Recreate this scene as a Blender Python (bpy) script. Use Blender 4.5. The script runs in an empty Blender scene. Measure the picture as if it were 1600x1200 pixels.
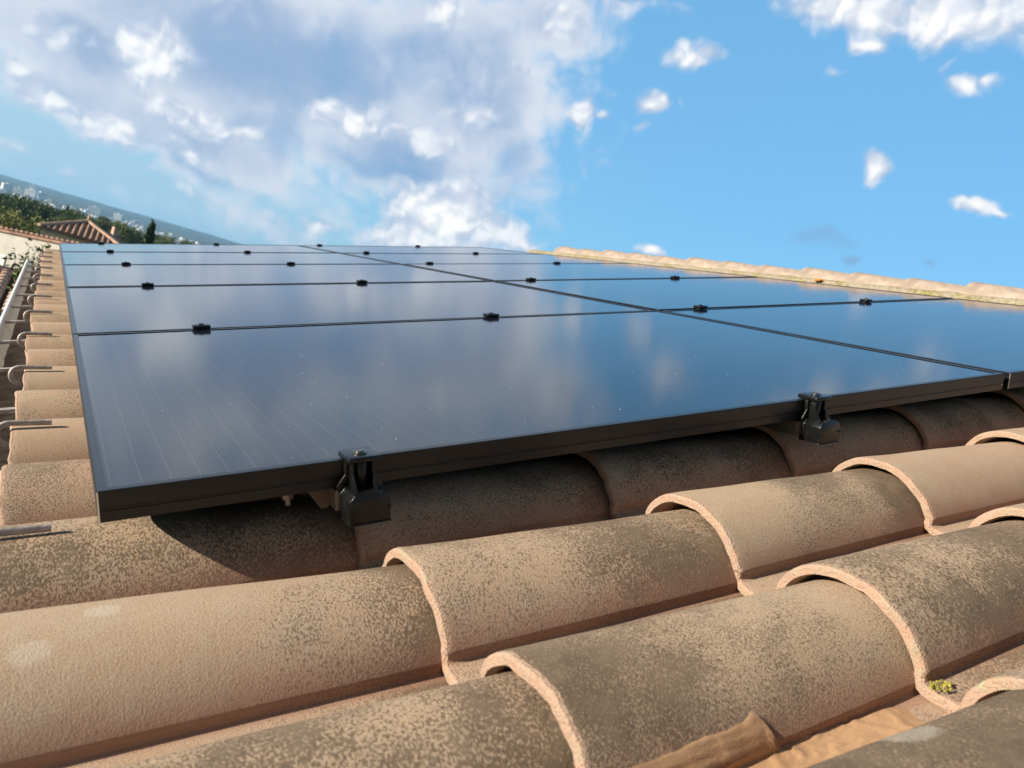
import bpy, bmesh, math, random
import numpy as np
from mathutils import Vector, Matrix, noise as mnoise
sc = bpy.context.scene
col = sc.collection
R_ = math.radians
rng = random.Random(7)

# ------------------------------------------------------------------ frames
# roof frame: u = up the slope, v = along the eave, w = out of the roof.
SLOPE = R_(16.65)
cS, sS = math.cos(SLOPE), math.sin(SLOPE)
def RW(u, v, w):                       # roof frame -> world
    return Vector((u*cS - w*sS, v, u*sS + w*cS))
ROOF_ROT = (0.0, -SLOPE, 0.0)

# ------------------------------------------------------------------ camera
F_PX, PIT, ROL, YAW = 1212.25, -.2130, -.0326, -.5298
CAM_R = (-.0149, -.8790, .2958)
def _rot(a, b, c):
    ca, sa, cb, sb, cc, s2 = math.cos(a), math.sin(a), math.cos(b), math.sin(b), math.cos(c), math.sin(c)
    return (np.array([[cc, -s2, 0], [s2, cc, 0], [0, 0, 1]]) @ np.array([[1, 0, 0], [0, ca, -sa], [0, sa, ca]])
            @ np.array([[cb, 0, sb], [0, 1, 0], [-sb, 0, cb]]))
_RC = _rot(PIT, ROL, YAW)
CAM = RW(*CAM_R)
_rt, _fw, _up = (RW(*_RC[:, 0]), RW(*_RC[:, 1]), RW(*_RC[:, 2]))
def sight(x, y):                       # unit direction of a sight line (photo pixel) in the world
    d = _rt*((x-800)/F_PX) + _fw - _up*((y-600)/F_PX)
    return d.normalized()
def at(x, y, dist): return CAM + sight(x, y)*dist
def at_z(x, y, z):
    d = sight(x, y); return CAM + d*((z-CAM.z)/d.z)
cam_d = bpy.data.cameras.new('camera'); cam = bpy.data.objects.new('camera', cam_d); col.objects.link(cam)
m = Matrix.Identity(4)
for i in range(3):
    m[i][0] = _rt[i]; m[i][1] = _up[i]; m[i][2] = -_fw[i]; m[i][3] = CAM[i]
cam.matrix_world = m
cam_d.sensor_width = 36; cam_d.lens = F_PX/1600*36
cam_d.clip_start = .02; cam_d.clip_end = 30000
cam_d.dof.use_dof = True; cam_d.dof.focus_distance = 1.35; cam_d.dof.aperture_fstop = 9.0
sc.camera = cam

# ------------------------------------------------------------------ light
SUN_R = Vector((-1.60, .22, 1.0)).normalized()        # towards the sun, roof frame
SUN = RW(*SUN_R)
SUN_EL = math.asin(SUN.z); SUN_AZ = math.atan2(SUN.x, SUN.y)
sl = bpy.data.lights.new('sun', 'SUN'); sl.energy = 5.0; sl.angle = R_(.53); sl.color = (1, .90, .76)
so = bpy.data.objects.new('sun', sl); col.objects.link(so)
so.rotation_euler = (-SUN).to_track_quat('-Z', 'Y').to_euler()
vs = sc.view_settings
vs.view_transform = 'Standard'; vs.look = 'None'; vs.gamma = 1; vs.exposure = 0.9; vs.use_curve_mapping = False
try:
    sc.cycles.max_bounces = 6; sc.cycles.volume_bounces = 0; sc.cycles.caustics_reflective = False
    sc.cycles.caustics_refractive = False; sc.cycles.sample_clamp_indirect = 4.0
except Exception: pass

# ------------------------------------------------------------------ node helper
class NT:
    def __init__(s, nt): s.nt = nt; s.n = nt.nodes; s.l = nt.links
    def new(s, t, **kw):
        n = s.n.new(t)
        for k, v in kw.items(): setattr(n, k, v)
        return n
    def put(s, sock, v):
        if v is None: return
        if isinstance(v, bpy.types.NodeSocket): s.l.new(v, sock)
        else: sock.default_value = v
    def math(s, op, a, b=None, c=None, clamp=False):
        n = s.new('ShaderNodeMath', operation=op, use_clamp=clamp)
        for i, v in enumerate((a, b, c)): s.put(n.inputs[i], v)
        return n.outputs[0]
    def vmath(s, op, a, b=None, scale=None):
        n = s.new('ShaderNodeVectorMath', operation=op)
        s.put(n.inputs[0], a); s.put(n.inputs[1], b)
        if scale is not None: s.put(n.inputs['Scale'], scale)
        return n.outputs['Value'] if op in ('LENGTH', 'DOT_PRODUCT', 'DISTANCE') else n.outputs['Vector']
    def noise(s, vec, scale, detail=4, rough=.55, dist=0, dim='3D', color=False):
        n = s.new('ShaderNodeTexNoise', noise_dimensions=dim)
        s.put(n.inputs['Vector'], vec); n.inputs['Scale'].default_value = scale
        n.inputs['Detail'].default_value = detail; n.inputs['Roughness'].default_value = rough
        n.inputs['Distortion'].default_value = dist
        return n.outputs['Color' if color else 'Fac']
    def step(s, x, a, b, smooth=True, lo=0., hi=1.):
        n = s.new('ShaderNodeMapRange'); n.clamp = True
        n.interpolation_type = 'SMOOTHSTEP' if smooth else 'LINEAR'
        s.put(n.inputs['Value'], x); s.put(n.inputs['From Min'], a); s.put(n.inputs['From Max'], b)
        n.inputs['To Min'].default_value = lo; n.inputs['To Max'].default_value = hi
        return n.outputs['Result']
    def mix(s, f, a, b, mode='MIX'):
        n = s.new('ShaderNodeMix', data_type='RGBA', blend_type=mode)
        s.put(n.inputs['Factor'], f)
        for i, v in ((6, a), (7, b)):
            if isinstance(v, (tuple, list)): v = (*v[:3], 1)
            s.put(n.inputs[i], v)
        return n.outputs[2]
    def sep(s, v):
        n = s.new('ShaderNodeSeparateXYZ'); s.put(n.inputs[0], v); return n.outputs
    def comb(s, x, y, z):
        n = s.new('ShaderNodeCombineXYZ')
        for i, v in enumerate((x, y, z)): s.put(n.inputs[i], v)
        return n.outputs[0]
    def mapping(s, v, loc=(0, 0, 0), rot=(0, 0, 0), scl=(1, 1, 1), typ='POINT'):
        n = s.new('ShaderNodeMapping', vector_type=typ); s.put(n.inputs['Vector'], v)
        if typ == 'POINT' or typ == 'TEXTURE': n.inputs['Location'].default_value = loc
        n.inputs['Rotation'].default_value = rot; n.inputs['Scale'].default_value = scl
        return n.outputs[0]

# ------------------------------------------------------------------ sky
def chart(x, y):                       # sky chart (azimuth, elevation) in radians of a direction seen in the photo
    d = sight(x, y); return Vector((math.atan2(d.x, d.y), math.asin(d.z)))
def ell(x, y, rx, ry, rot=0):          # ellipse of the photo's sky -> ellipse in the sky chart
    a = R_(rot); c0 = chart(x, y)
    e1 = chart(x+rx*math.cos(a), y+rx*math.sin(a)) - c0
    e2 = chart(x-ry*math.sin(a), y+ry*math.cos(a)) - c0
    return (c0.x, c0.y, e1.length, e2.length, math.atan2(e1.y, e1.x))

# cumulus: x, y, rx, ry, rot, weight
CUMULUS = [(228, 80, 62, 46, 25, 1.35), (262, 66, 40, 40, 0, .9), (225, 125, 36, 40, 10, .7), (64, 152, 62, 30, 24, 1.05), (20, 105, 40, 30, 24, .6), (172, 200, 78, 34, 28, 1.05), (85, 75, 70, 40, 20, .6), (60, 50, 50, 40, 30, .5),
           (270, 172, 70, 26, 18, .9), (340, 198, 66, 24, 20, 1.0), (385, 208, 40, 18, 16, .6), (300, 240, 66, 16, 28, .62), (340, 270, 50, 12, 30, .5),
           (548, 185, 66, 32, 8, 1.15), (520, 172, 40, 26, 0, .7), (590, 196, 50, 24, 10, .8), (660, 222, 60, 24, 16, .85), (700, 232, 40, 18, 20, .6), (740, 180, 44, 24, 12, .5),
           (690, 16, 40, 36, 20, .8), (880, 36, 50, 24, 24, .8), (822, 116, 30, 14, 20, .6), (970, 8, 110, 18, 4, .5),
           (690, 332, 98, 54, 6, 1.35), (640, 372, 80, 40, 0, 1.1), (765, 352, 76, 36, 12, 1.05), (820, 376, 40, 14, 8, .7), (500, 360, 34, 14, 10, .85), (660, 300, 50, 26, 0, .8),
           (1085, 88, 50, 22, 5, 1.05), (1080, 72, 28, 18, 0, .7), (912, 176, 24, 34, 8, 1.1), (940, 180, 20, 14, 0, .7), (1018, 165, 34, 23, 0, .9), (1004, 210, 13, 15, 0, .65), (1062, 162, 9, 14, 0, .4),
           (1362, 261, 27, 27, 0, 1.35), (1520, 322, 44, 18, 8, 1.05), (1555, 333, 30, 12, 8, .65), (1505, 140, 34, 18, 4, .95), (1540, 136, 24, 13, -10, .65), (1490, 106, 24, 8, -50, .45), (1300, 112, 26, 9, 5, .42),
           (1330, 20, 115, 46, 8, 1.15), (1480, 30, 150, 52, 6, 1.2), (1345, 70, 38, 18, 0, .8), (1620, 10, 110, 60, 5, 1.1),
           (1016, 393, 28, 10, 12, .85), (30, 235, 34, 11, 20, .42), (232, 266, 26, 9, 20, .5), (300, 300, 60, 12, 26, .42), (100, 268, 34, 7, 20, .35),
           (640, -150, 200, 70, 12, .8), (250, -120, 220, 90, 20, .9)]
# broad soft bank: the bluish white body of the big cloud
BANK = [(430, 90, 450, 170, 12, 1.25), (140, 70, 180, 100, 20, 1.1), (720, 130, 190, 160, 8, 1.2), (640, 245, 220, 62, 12, 1.0), (300, 215, 250, 70, 24, 1.0), (860, 35, 110, 70, 8, .9), (100, 150, 150, 62, 26, .9),
        (700, 350, 160, 66, 8, .7), (370, 322, 170, 30, 28, .55), (520, 350, 170, 26, 22, .32), (250, 320, 240, 34, 18, .3),
        (810, 240, 60, 90, 10, .55), (500, -200, 620, 170, 6, 1.0), (-250, 40, 300, 130, 16, .8)]
# deeper blue undersides
UNDER = [(630, 265, 190, 24, 13, .9), (470, 225, 150, 40, 22, .5), (520, 90, 90, 90, 20, .6), (430, 110, 130, 60, 24, .55), (520, 120, 100, 60, 20, .6), (640, 110, 110, 50, 12, .4), (690, 70, 120, 60, 10, .25), (310, 265, 110, 18, 28, .75), (800, 250, 50, 60, 20, .5),
         (430, 350, 110, 14, 30, .4), (1275, 368, 70, 22, 14, .72), (1320, 378, 40, 14, 14, .6), (1455, 411, 22, 13, 10, .8), (1333, 405, 20, 11, 10, .8), (640, 240, 120, 30, 12, .5)]

def blob_group(name, table, soft):
    g = bpy.data.node_groups.new(name, 'ShaderNodeTree')
    g.interface.new_socket('P', in_out='INPUT', socket_type='NodeSocketVector')
    g.interface.new_socket('F', in_out='OUTPUT', socket_type='NodeSocketFloat')
    t = NT(g); gi = t.new('NodeGroupInput'); go = t.new('NodeGroupOutput')
    acc = None
    for (x, y, rx, ry, rot, wgt) in table:
        az, el, r1, r2, an = ell(x, y, rx, ry, rot)
        q = t.mapping(gi.outputs[0], (az, el, 0), (0, 0, an), (r1, r2, 1), 'TEXTURE')
        f = t.math('MULTIPLY', t.math('SUBTRACT', 1.25, t.vmath('LENGTH', q)), wgt)
        if acc is None: acc = f
        else: acc = t.math('SMOOTH_MAX', acc, f, soft)
    t.l.new(acc, go.inputs[0])
    return g

world = bpy.data.worlds.new('World'); sc.world = world; world.use_nodes = True
world.node_tree.nodes.clear()
W = NT(world.node_tree)
wout = W.new('ShaderNodeOutputWorld'); bg = W.new('ShaderNodeBackground'); W.l.new(bg.outputs[0], wout.inputs[0])
sky = W.new('ShaderNodeTexSky', sky_type='NISHITA'); sky.sun_disc = False
sky.sun_elevation = SUN_EL; sky.sun_rotation = SUN_AZ
sky.altitude = 100; sky.air_density = 1.0; sky.dust_density = .6; sky.ozone_density = 2.2
SKY_STR = .15
bg.inputs['Strength'].default_value = SKY_STR
tc = W.new('ShaderNodeTexCoord')
D = tc.outputs['Generated']
dx, dy, dz = W.sep(D)
azn = W.math('ARCTAN2', dx, dy); eln = W.math('ARCSINE', dz)
P0 = W.comb(azn, eln, 0.)
wn = W.vmath('SUBTRACT', W.noise(P0, 14, 3, .5, color=True), (.5, .5, .5))
P1 = W.vmath('ADD', P0, W.vmath('SCALE', W.vmath('MULTIPLY', wn, (1, 1, 0)), scale=.045))
gC = blob_group('cumulus_field', CUMULUS, .15); gB = blob_group('bank_field', BANK, .35); gU = blob_group('underside_field', UNDER, .3)
def field(g, p):
    n = W.new('ShaderNodeGroup', node_tree=g); W.l.new(p, n.inputs[0]); return n.outputs[0]
def after(p, prev): return W.vmath('ADD', p, W.vmath('SCALE', (1, 1, 0), scale=W.math('MULTIPLY', prev, 1e-8)))   # evaluate one field after the other
fB0 = field(gB, P1)
f0 = field(gC, after(P1, fB0))
fU0 = field(gU, after(P1, f0))
def billow(p):                         # cauliflower relief: round cells over soft noise
    a = W.noise(p, 19, 5, .5)
    v = W.new('ShaderNodeTexVoronoi', feature='SMOOTH_F1', voronoi_dimensions='2D'); v.normalize = False
    W.l.new(p, v.inputs['Vector']); v.inputs['Scale'].default_value = 30; v.inputs['Detail'].default_value = 1.6; v.inputs['Roughness'].default_value = .5; v.inputs['Smoothness'].default_value = .35
    return W.math('MULTIPLY_ADD', v.outputs['Distance'], -.34, W.math('ADD', a, .12))
bl = billow(P1); bl2 = billow(W.vmath('ADD', P1, (-.006, .008, 0)))
fC = W.math('ADD', f0, W.math('MULTIPLY', W.math('SUBTRACT', bl, .375), 1.15))
aC = W.step(fC, .04, .85)
relief = W.step(W.math('SUBTRACT', bl, bl2), -.13, .15)
core = W.step(fC, .30, 1.45)
puff = W.math('MULTIPLY_ADD', relief, .42, W.math('MULTIPLY', core, .55), clamp=True)
nB = W.noise(P1, 5.5, 6, .52); nB2 = W.noise(P1, 11, 5, .5)
fB = W.math('ADD', fB0, W.math('MULTIPLY', W.math('SUBTRACT', W.math('MULTIPLY_ADD', bl, .5, W.math('MULTIPLY', nB, .6)), .5), 1.6))
aB = W.math('MULTIPLY', W.step(fB, .08, .68), .95)
fU = W.math('ADD', fU0, W.math('MULTIPLY', W.math('SUBTRACT', nB2, .5), 1.4))
aU = W.step(fU, .0, 1.1)
K = 1.0/SKY_STR/2**.9
def kc(r, g, b): return (r*K, g*K, b*K)
def s2l(r, g, b): return tuple(((c/255+.055)/1.055)**2.4 if c > 10 else c/255/12.92 for c in (r, g, b))
# clear sky, balanced like the camera did
blue = W.mix(1.0, sky.outputs[0], (.53, .78, .84), 'MULTIPLY')
blue = W.mix(W.math('MULTIPLY', W.step(eln, .95, .5), .72), blue, kc(*s2l(122, 188, 238)))
# pale veil over the western horizon, where the town lies
veil = W.math('MULTIPLY', W.step(eln, .42, .0), W.step(azn, .75, -.1))
skyc = W.mix(W.math('MULTIPLY', veil, .85), blue, kc(*s2l(178, 213, 230)))
thick = W.step(W.math('ADD', fB0, W.math('MULTIPLY', W.math('SUBTRACT', nB2, .5), 1.3)), .45, 1.35)
bankc = W.mix(thick, kc(*s2l(224, 231, 243)), kc(*s2l(160, 183, 215)))
bankc = W.mix(W.step(W.math('MULTIPLY_ADD', bl, .35, W.math('MULTIPLY', nB, .75)), .50, .74), bankc, kc(*s2l(216, 224, 239)))
c = W.mix(aB, skyc, bankc)
c = W.mix(W.math('MULTIPLY', aU, .85), c, kc(*s2l(132, 174, 216)))
cloudc = W.mix(puff, kc(*s2l(182, 200, 226)), kc(1.15, 1.135, 1.10))
c = W.mix(aC, c, cloudc)
# unseen grey cloud, added overhead and behind the camera to dim the ambient light
dimming_cloud = W.math('MAXIMUM', W.step(eln, .52, .85), W.step(W.math('MULTIPLY_ADD', dx, -.50, W.math('MULTIPLY', dy, -.86)), .15, .6))
c = W.mix(W.math('MULTIPLY', dimming_cloud, .92), c, W.mix(W.step(nB, .35, .65), kc(.105, .115, .14), kc(.19, .20, .225)))
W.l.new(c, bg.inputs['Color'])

# ------------------------------------------------------------------ materials
def mat(name):
    mt = bpy.data.materials.new(name); mt.use_nodes = True
    t = NT(mt.node_tree); b = t.n['Principled BSDF']
    return mt, t, b
def simple(name, colr, rough=.6, metal=0, nscale=0, namp=.25, bump=0, bscale=200, spec=.5):
    mt, t, b = mat(name)
    b.inputs['Roughness'].default_value = rough; b.inputs['Metallic'].default_value = metal
    b.inputs['Specular IOR Level'].default_value = spec
    c = (*colr, 1)
    if nscale:
        tcn = t.new('ShaderNodeTexCoord').outputs['Object']
        n = t.noise(tcn, nscale, 5, .6)
        dark = tuple(x*(1-namp) for x in colr); lite = tuple(min(1, x*(1+namp)) for x in colr)
        t.l.new(t.mix(t.step(n, .3, .7), dark, lite), b.inputs['Base Color'])
    else: b.inputs['Base Color'].default_value = c
    if bump:
        tcn = t.new('ShaderNodeTexCoord').outputs['Object']
        bn = t.new('ShaderNodeBump'); bn.inputs['Distance'].default_value = bump
        t.l.new(t.noise(tcn, bscale, 4, .6), bn.inputs['Height']); t.l.new(bn.outputs[0], b.inputs['Normal'])
    return mt

def obattr(t, name):
    a = t.new('ShaderNodeAttribute', attribute_type='OBJECT', attribute_name=name); return a.outputs['Fac']

def tile_material():
    mt, t, b = mat('flashed_clay')
    oc = t.new('ShaderNodeTexCoord').outputs['Object']
    rnd = t.new('ShaderNodeObjectInfo').outputs['Random']
    off = t.comb(t.math('MULTIPLY', rnd, 37.), t.math('MULTIPLY', rnd, 91.), t.math('MULTIPLY', rnd, 13.))
    p = t.vmath('ADD', oc, off)
    x, y, z = t.sep(oc)
    big = t.noise(p, 7, 4, .55)
    med = t.noise(p, 26, 5, .6)
    fine = t.noise(p, 620, 3, .6)
    tone = obattr(t, 'tone')
    clay = t.mix(tone, (.455, .342, .222), (.45, .302, .208))
    clay = t.mix(t.step(med, .35, .7), clay, t.mix(.5, clay, (.46, .37, .27)))
    clay = t.mix(t.math('MULTIPLY', t.step(fine, .42, .7), .5), clay, (.25, .165, .11))
    # pale worn patches
    clay = t.mix(t.math('MULTIPLY', t.step(big, .52, .72), .4), clay, (.48, .395, .29))
    # mottled firing marks: specks that thicken along the tile
    mott, grad, mid = obattr(t, 'mottle'), obattr(t, 'gradient'), obattr(t, 'middle')
    xr = t.math('DIVIDE', x, .46)
    cov = t.math('ADD', mott, t.math('MULTIPLY', grad, t.math('SUBTRACT', xr, mid)))
    cov = t.math('ADD', cov, t.math('MULTIPLY', t.math('SUBTRACT', big, .5), 1.5))
    cov = t.math('ADD', cov, t.math('MULTIPLY', t.math('SUBTRACT', med, .5), .7))
    cov = t.step(cov, .09, 1.09, smooth=False)
    ps = t.mapping(p, scl=(1.25, .8, .8))
    sp = t.noise(t.vmath('SCALE', ps, scale=t.math('MULTIPLY_ADD', rnd, .65, .85)), 335, 5, .66, .1)
    thr = t.math('MULTIPLY_ADD', cov, -.30, .665)
    dk = t.step(t.math('SUBTRACT', sp, thr), -.055, .075)
    darkc = t.mix(t.step(med, .4, .65), (.105, .073, .046), (.165, .117, .074))
    c = t.mix(t.math('MULTIPLY', dk, .88), clay, darkc)
    soot = t.math('MULTIPLY', t.step(cov, .5, 1.), .46)
    c = t.mix(soot, c, darkc)
    # bare red clay low on the flank and along the pan edge
    foot = t.step(t.math('ADD', z, t.math('MULTIPLY', t.math('SUBTRACT', med, .5), .035)), .050, .006)
    foot = t.math('MULTIPLY', foot, t.step(y, -.100, -.094, lo=.22))
    c = t.mix(t.math('MULTIPLY', foot, .62), c, (.34, .185, .128))
    # pale efflorescence blots
    for nm in ('blot_a', 'blot_b'):
        at_ = t.new('ShaderNodeAttribute', attribute_type='OBJECT', attribute_name=nm); bx, by, br_ = t.sep(at_.outputs['Vector'])
        dd = t.vmath('LENGTH', t.vmath('MULTIPLY', t.vmath('SUBTRACT', oc, t.comb(bx, by, z)), (1., 1.25, 1.)))
        dd = t.math('ADD', dd, t.math('MULTIPLY', t.math('SUBTRACT', t.math('ADD', med, fine), 1.), .022))
        c = t.mix(t.math('MULTIPLY', t.step(dd, br_, t.math('MULTIPLY', br_, .6)), t.math('MULTIPLY', t.math('GREATER_THAN', br_, .001), .3)), c, (.62, .56, .47))
    # pitted scars
    vor = t.new('ShaderNodeTexVoronoi'); t.l.new(p, vor.inputs['Vector']); vor.inputs['Scale'].default_value = 38
    scar = t.step(vor.outputs['Distance'], .14, .04)
    c = t.mix(t.math('MULTIPLY', scar, t.step(big, .5, .6)), c, (.34, .19, .12))
    t.l.new(c, b.inputs['Base Color'])
    b.inputs['Roughness'].default_value = .88; b.inputs['Specular IOR Level'].default_value = .25
    hgt = t.math('ADD', t.math('MULTIPLY', sp, .45), t.math('MULTIPLY', fine, .6))
    hgt = t.math('ADD', hgt, t.math('MULTIPLY', med, .5))
    bn = t.new('ShaderNodeBump'); bn.inputs['Distance'].default_value = .0013; bn.inputs['Strength'].default_value = .8
    t.l.new(hgt, bn.inputs['Height']); t.l.new(bn.outputs[0], b.inputs['Normal'])
    # cut end of the tile
    me, t, b = mat('broken_clay')
    oc = t.new('ShaderNodeTexCoord').outputs['Object']
    rnd = t.new('ShaderNodeObjectInfo').outputs['Random']
    p = t.vmath('ADD', oc, t.comb(t.math('MULTIPLY', rnd, 31.), 0., 0.))
    n1 = t.noise(p, 60, 5, .65); n2 = t.noise(p, 420, 3, .6)
    c = t.mix(t.step(n1, .35, .65), (.44, .285, .20), (.40, .29, .215))
    c = t.mix(t.math('MULTIPLY', t.step(n2, .55, .68), .45), c, (.24, .14, .085))
    lich = t.math('MULTIPLY', t.step(t.noise(p, 34, 5, .7), .52, .62), obattr(t, 'lichen'))
    c = t.mix(lich, c, t.mix(t.step(n2, .4, .6), (.30, .27, .13), (.42, .40, .30)))
    t.l.new(c, b.inputs['Base Color']); b.inputs['Roughness'].default_value = .92; b.inputs['Specular IOR Level'].default_value = .2
    bn = t.new('ShaderNodeBump'); bn.inputs['Distance'].default_value = .003
    t.l.new(t.math('ADD', n1, n2), bn.inputs['Height']); t.l.new(bn.outputs[0], b.inputs['Normal'])
    return mt, me
M_TILE, M_CUT = tile_material()

def glass_material():
    mt, t, b = mat('solar_glass')
    oc = t.new('ShaderNodeTexCoord').outputs['Object']
    rnd = t.new('ShaderNodeObjectInfo').outputs['Random']
    x, y, z = t.sep(oc)
    def line(v, period, half, phase=0.):
        f = t.math('FRACT', t.math('ADD', t.math('DIVIDE', v, period), phase))
        return t.math('LESS_THAN', t.math('ABSOLUTE', t.math('SUBTRACT', f, .5)), half/period)
    bus = line(x, .0303, .00042)
    gapx = line(x, .182, .0011, .55)
    gapy = line(y, .092, .0009, .27)
    base = (.005, .0085, .019)
    c = t.mix(bus, base, (.050, .052, .056))
    c = t.mix(t.math('MAXIMUM', gapx, gapy), c, (.004, .005, .008))
    p = t.vmath('ADD', oc, t.comb(t.math('MULTIPLY', rnd, 17.), 0., 0.))
    # dried rain spots and grit
    vor = t.new('ShaderNodeTexVoronoi'); t.l.new(p, vor.inputs['Vector']); vor.inputs['Scale'].default_value = 62
    cl = t.noise(p, 4.5, 3, .6)
    wn2 = t.new('ShaderNodeSeparateColor'); t.l.new(vor.outputs['Color'], wn2.inputs[0])
    pick = t.math('GREATER_THAN', t.math('ADD', wn2.outputs[0], t.math('MULTIPLY', t.math('SUBTRACT', cl, .5), .75)), .86)
    dot = t.math('MULTIPLY', t.step(vor.outputs['Distance'], t.math('MULTIPLY_ADD', wn2.outputs[1], .07, .05), .03, smooth=False), pick)
    dot = t.math('MULTIPLY', dot, .8)
    film = t.math('MULTIPLY', t.step(t.noise(p, 3, 5, .6), .35, .75), .012)
    c = t.mix(film, c, (.55, .5, .42))
    c = t.mix(dot, c, (.75, .74, .70))
    t.l.new(c, b.inputs['Base Color'])
    r = t.math('ADD', .045, t.math('MULTIPLY', t.noise(p, 9, 4, .6), .045))
    r = t.math('ADD', r, t.math('MULTIPLY', dot, .5))
    t.l.new(r, b.inputs['Roughness'])
    b.inputs['IOR'].default_value = 1.5
    b.inputs['Specular Tint'].default_value = (.82, .94, 1, 1)
    bn = t.new('ShaderNodeBump'); bn.inputs['Distance'].default_value = .0006; bn.inputs['Strength'].default_value = .16
    t.l.new(t.noise(p, 240, 2, .5), bn.inputs['Height']); t.l.new(bn.outputs[0], b.inputs['Normal'])
    return mt
M_GLASS = glass_material()
M_FRAME = simple('black_anodised', (.008, .008, .009), .3, 0, 30, .3, spec=.42)
M_CLAMP = simple('black_plastic', (.006, .0062, .006), .26, 0, 60, .3, .0003, 500, spec=.42)
M_STEEL = simple('bolt_steel', (.22, .21, .20), .35, 1)
M_ALU = simple('rail_aluminium', (.55, .52, .47), .38, 1, 40, .15)
M_HOOK = simple('weathered_zinc', (.42, .37, .335), .5, .3, 60, .3, .0006, 300)
M_GUT = simple('cream_gutter', (.62, .60, .54), .5, 0, 14, .12)
M_GUTIN = simple('gutter_dirt', (.19, .125, .075), .9, 0, 18, .5, .004, 60)
M_DECK = simple('roof_deck', (.10, .065, .045), .9, 0, 10, .3)
M_WALL = simple('cream_render', (.47, .45, .40), .9, 0, 3, .1, .003, 40)

# ------------------------------------------------------------------ object helpers
def link(name, me, parent=None):
    o = bpy.data.objects.new(name, me); col.objects.link(o)
    if parent is not None: o.parent = parent
    return o
def empty(name, loc=(0, 0, 0), rot=(0, 0, 0), size=.1):
    o = bpy.data.objects.new(name, None); col.objects.link(o); o.location = loc; o.rotation_euler = rot
    o.empty_display_size = size; return o
def tag(o, label=None, cat=None, group=None, kind=None):
    for k, v in (('label', label), ('category', cat), ('group', group), ('kind', kind)):
        if v: o[k] = v
    return o
def mesh(name, vs_, fs, mats, smooth=False, mi=None):
    me = bpy.data.meshes.new(name); me.from_pydata([tuple(v) for v in vs_], [], fs); me.update()
    for mm in (mats if isinstance(mats, (list, tuple)) else [mats]): me.materials.append(mm)
    if mi is not None: me.polygons.foreach_set('material_index', mi)
    if smooth:
        me.polygons.foreach_set('use_smooth', [True]*len(me.polygons))
        if smooth is not True: me.set_sharp_from_angle(angle=R_(smooth))
    return me
class MB:
    def __init__(s): s.v = []; s.f = []; s.mi = []
    def add(s, vs_, fs, mi=0):
        k = len(s.v); s.v += [Vector(p) for p in vs_]; s.f += [tuple(i+k for i in f) for f in fs]; s.mi += [mi]*len(fs)
    def box(s, a, b, mi=0):
        x0, y0, z0 = a; x1, y1, z1 = b
        s.add([(x0, y0, z0), (x1, y0, z0), (x1, y1, z0), (x0, y1, z0), (x0, y0, z1), (x1, y0, z1), (x1, y1, z1), (x0, y1, z1)],
              [(3, 2, 1, 0), (4, 5, 6, 7), (0, 1, 5, 4), (1, 2, 6, 5), (2, 3, 7, 6), (3, 0, 4, 7)], mi)
    def prism(s, poly, y0, y1, mi=0, axis=1):      # polygon in two axes, extruded along the third
        n = len(poly)
        def P(a, b, c): return {1: (a, c, b), 0: (c, a, b), 2: (a, b, c)}[axis]
        vs_ = [P(a, b, y0) for a, b in poly] + [P(a, b, y1) for a, b in poly]
        s.add(vs_, [tuple(range(n))[::-1], tuple(range(n, 2*n))] + [(i, (i+1) % n, n+(i+1) % n, n+i) for i in range(n)], mi)
    def tube(s, pts, r, n=10, mi=0, flat=1.0, up=None):
        k = len(pts); pts = [Vector(p) for p in pts]; vs_ = []; fs = []
        for i, p in enumerate(pts):
            d = (pts[min(i+1, k-1)]-pts[max(i-1, 0)]).normalized()
            a = Vector(up) if up else (Vector((0, 0, 1)) if abs(d.z) < .9 else Vector((1, 0, 0)))
            e1 = d.cross(a).normalized(); e2 = e1.cross(d)
            rr = r[i] if isinstance(r, (list, tuple)) else r
            for j in range(n):
                q = 2*math.pi*j/n; vs_.append(p + e1*(rr*math.cos(q)) + e2*(rr*flat*math.sin(q)))
        for i in range(k-1):
            for j in range(n): fs.append((i*n+j, i*n+(j+1) % n, (i+1)*n+(j+1) % n, (i+1)*n+j))
        fs += [tuple(range(n))[::-1], tuple(range((k-1)*n, k*n))]
        s.add(vs_, fs, mi)
    def build(s, name, mats, parent=None, smooth=False, bevel=0):
        me = mesh(name, s.v, s.f, mats, smooth, s.mi)
        bm = bmesh.new(); bm.from_mesh(me); bmesh.ops.recalc_face_normals(bm, faces=bm.faces)
        if bevel:
            ed = [e for e in bm.edges if len(e.link_faces) == 2 and e.calc_face_angle(0) > .5]
            bmesh.ops.bevel(bm, geom=ed, offset=bevel, segments=2, affect='EDGES', profile=.5)
        bm.to_mesh(me); bm.free()
        if bevel:
            me.polygons.foreach_set('use_smooth', [True]*len(me.polygons)); me.set_sharp_from_angle(angle=R_(40))
        return link(name, me, parent)

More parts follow.
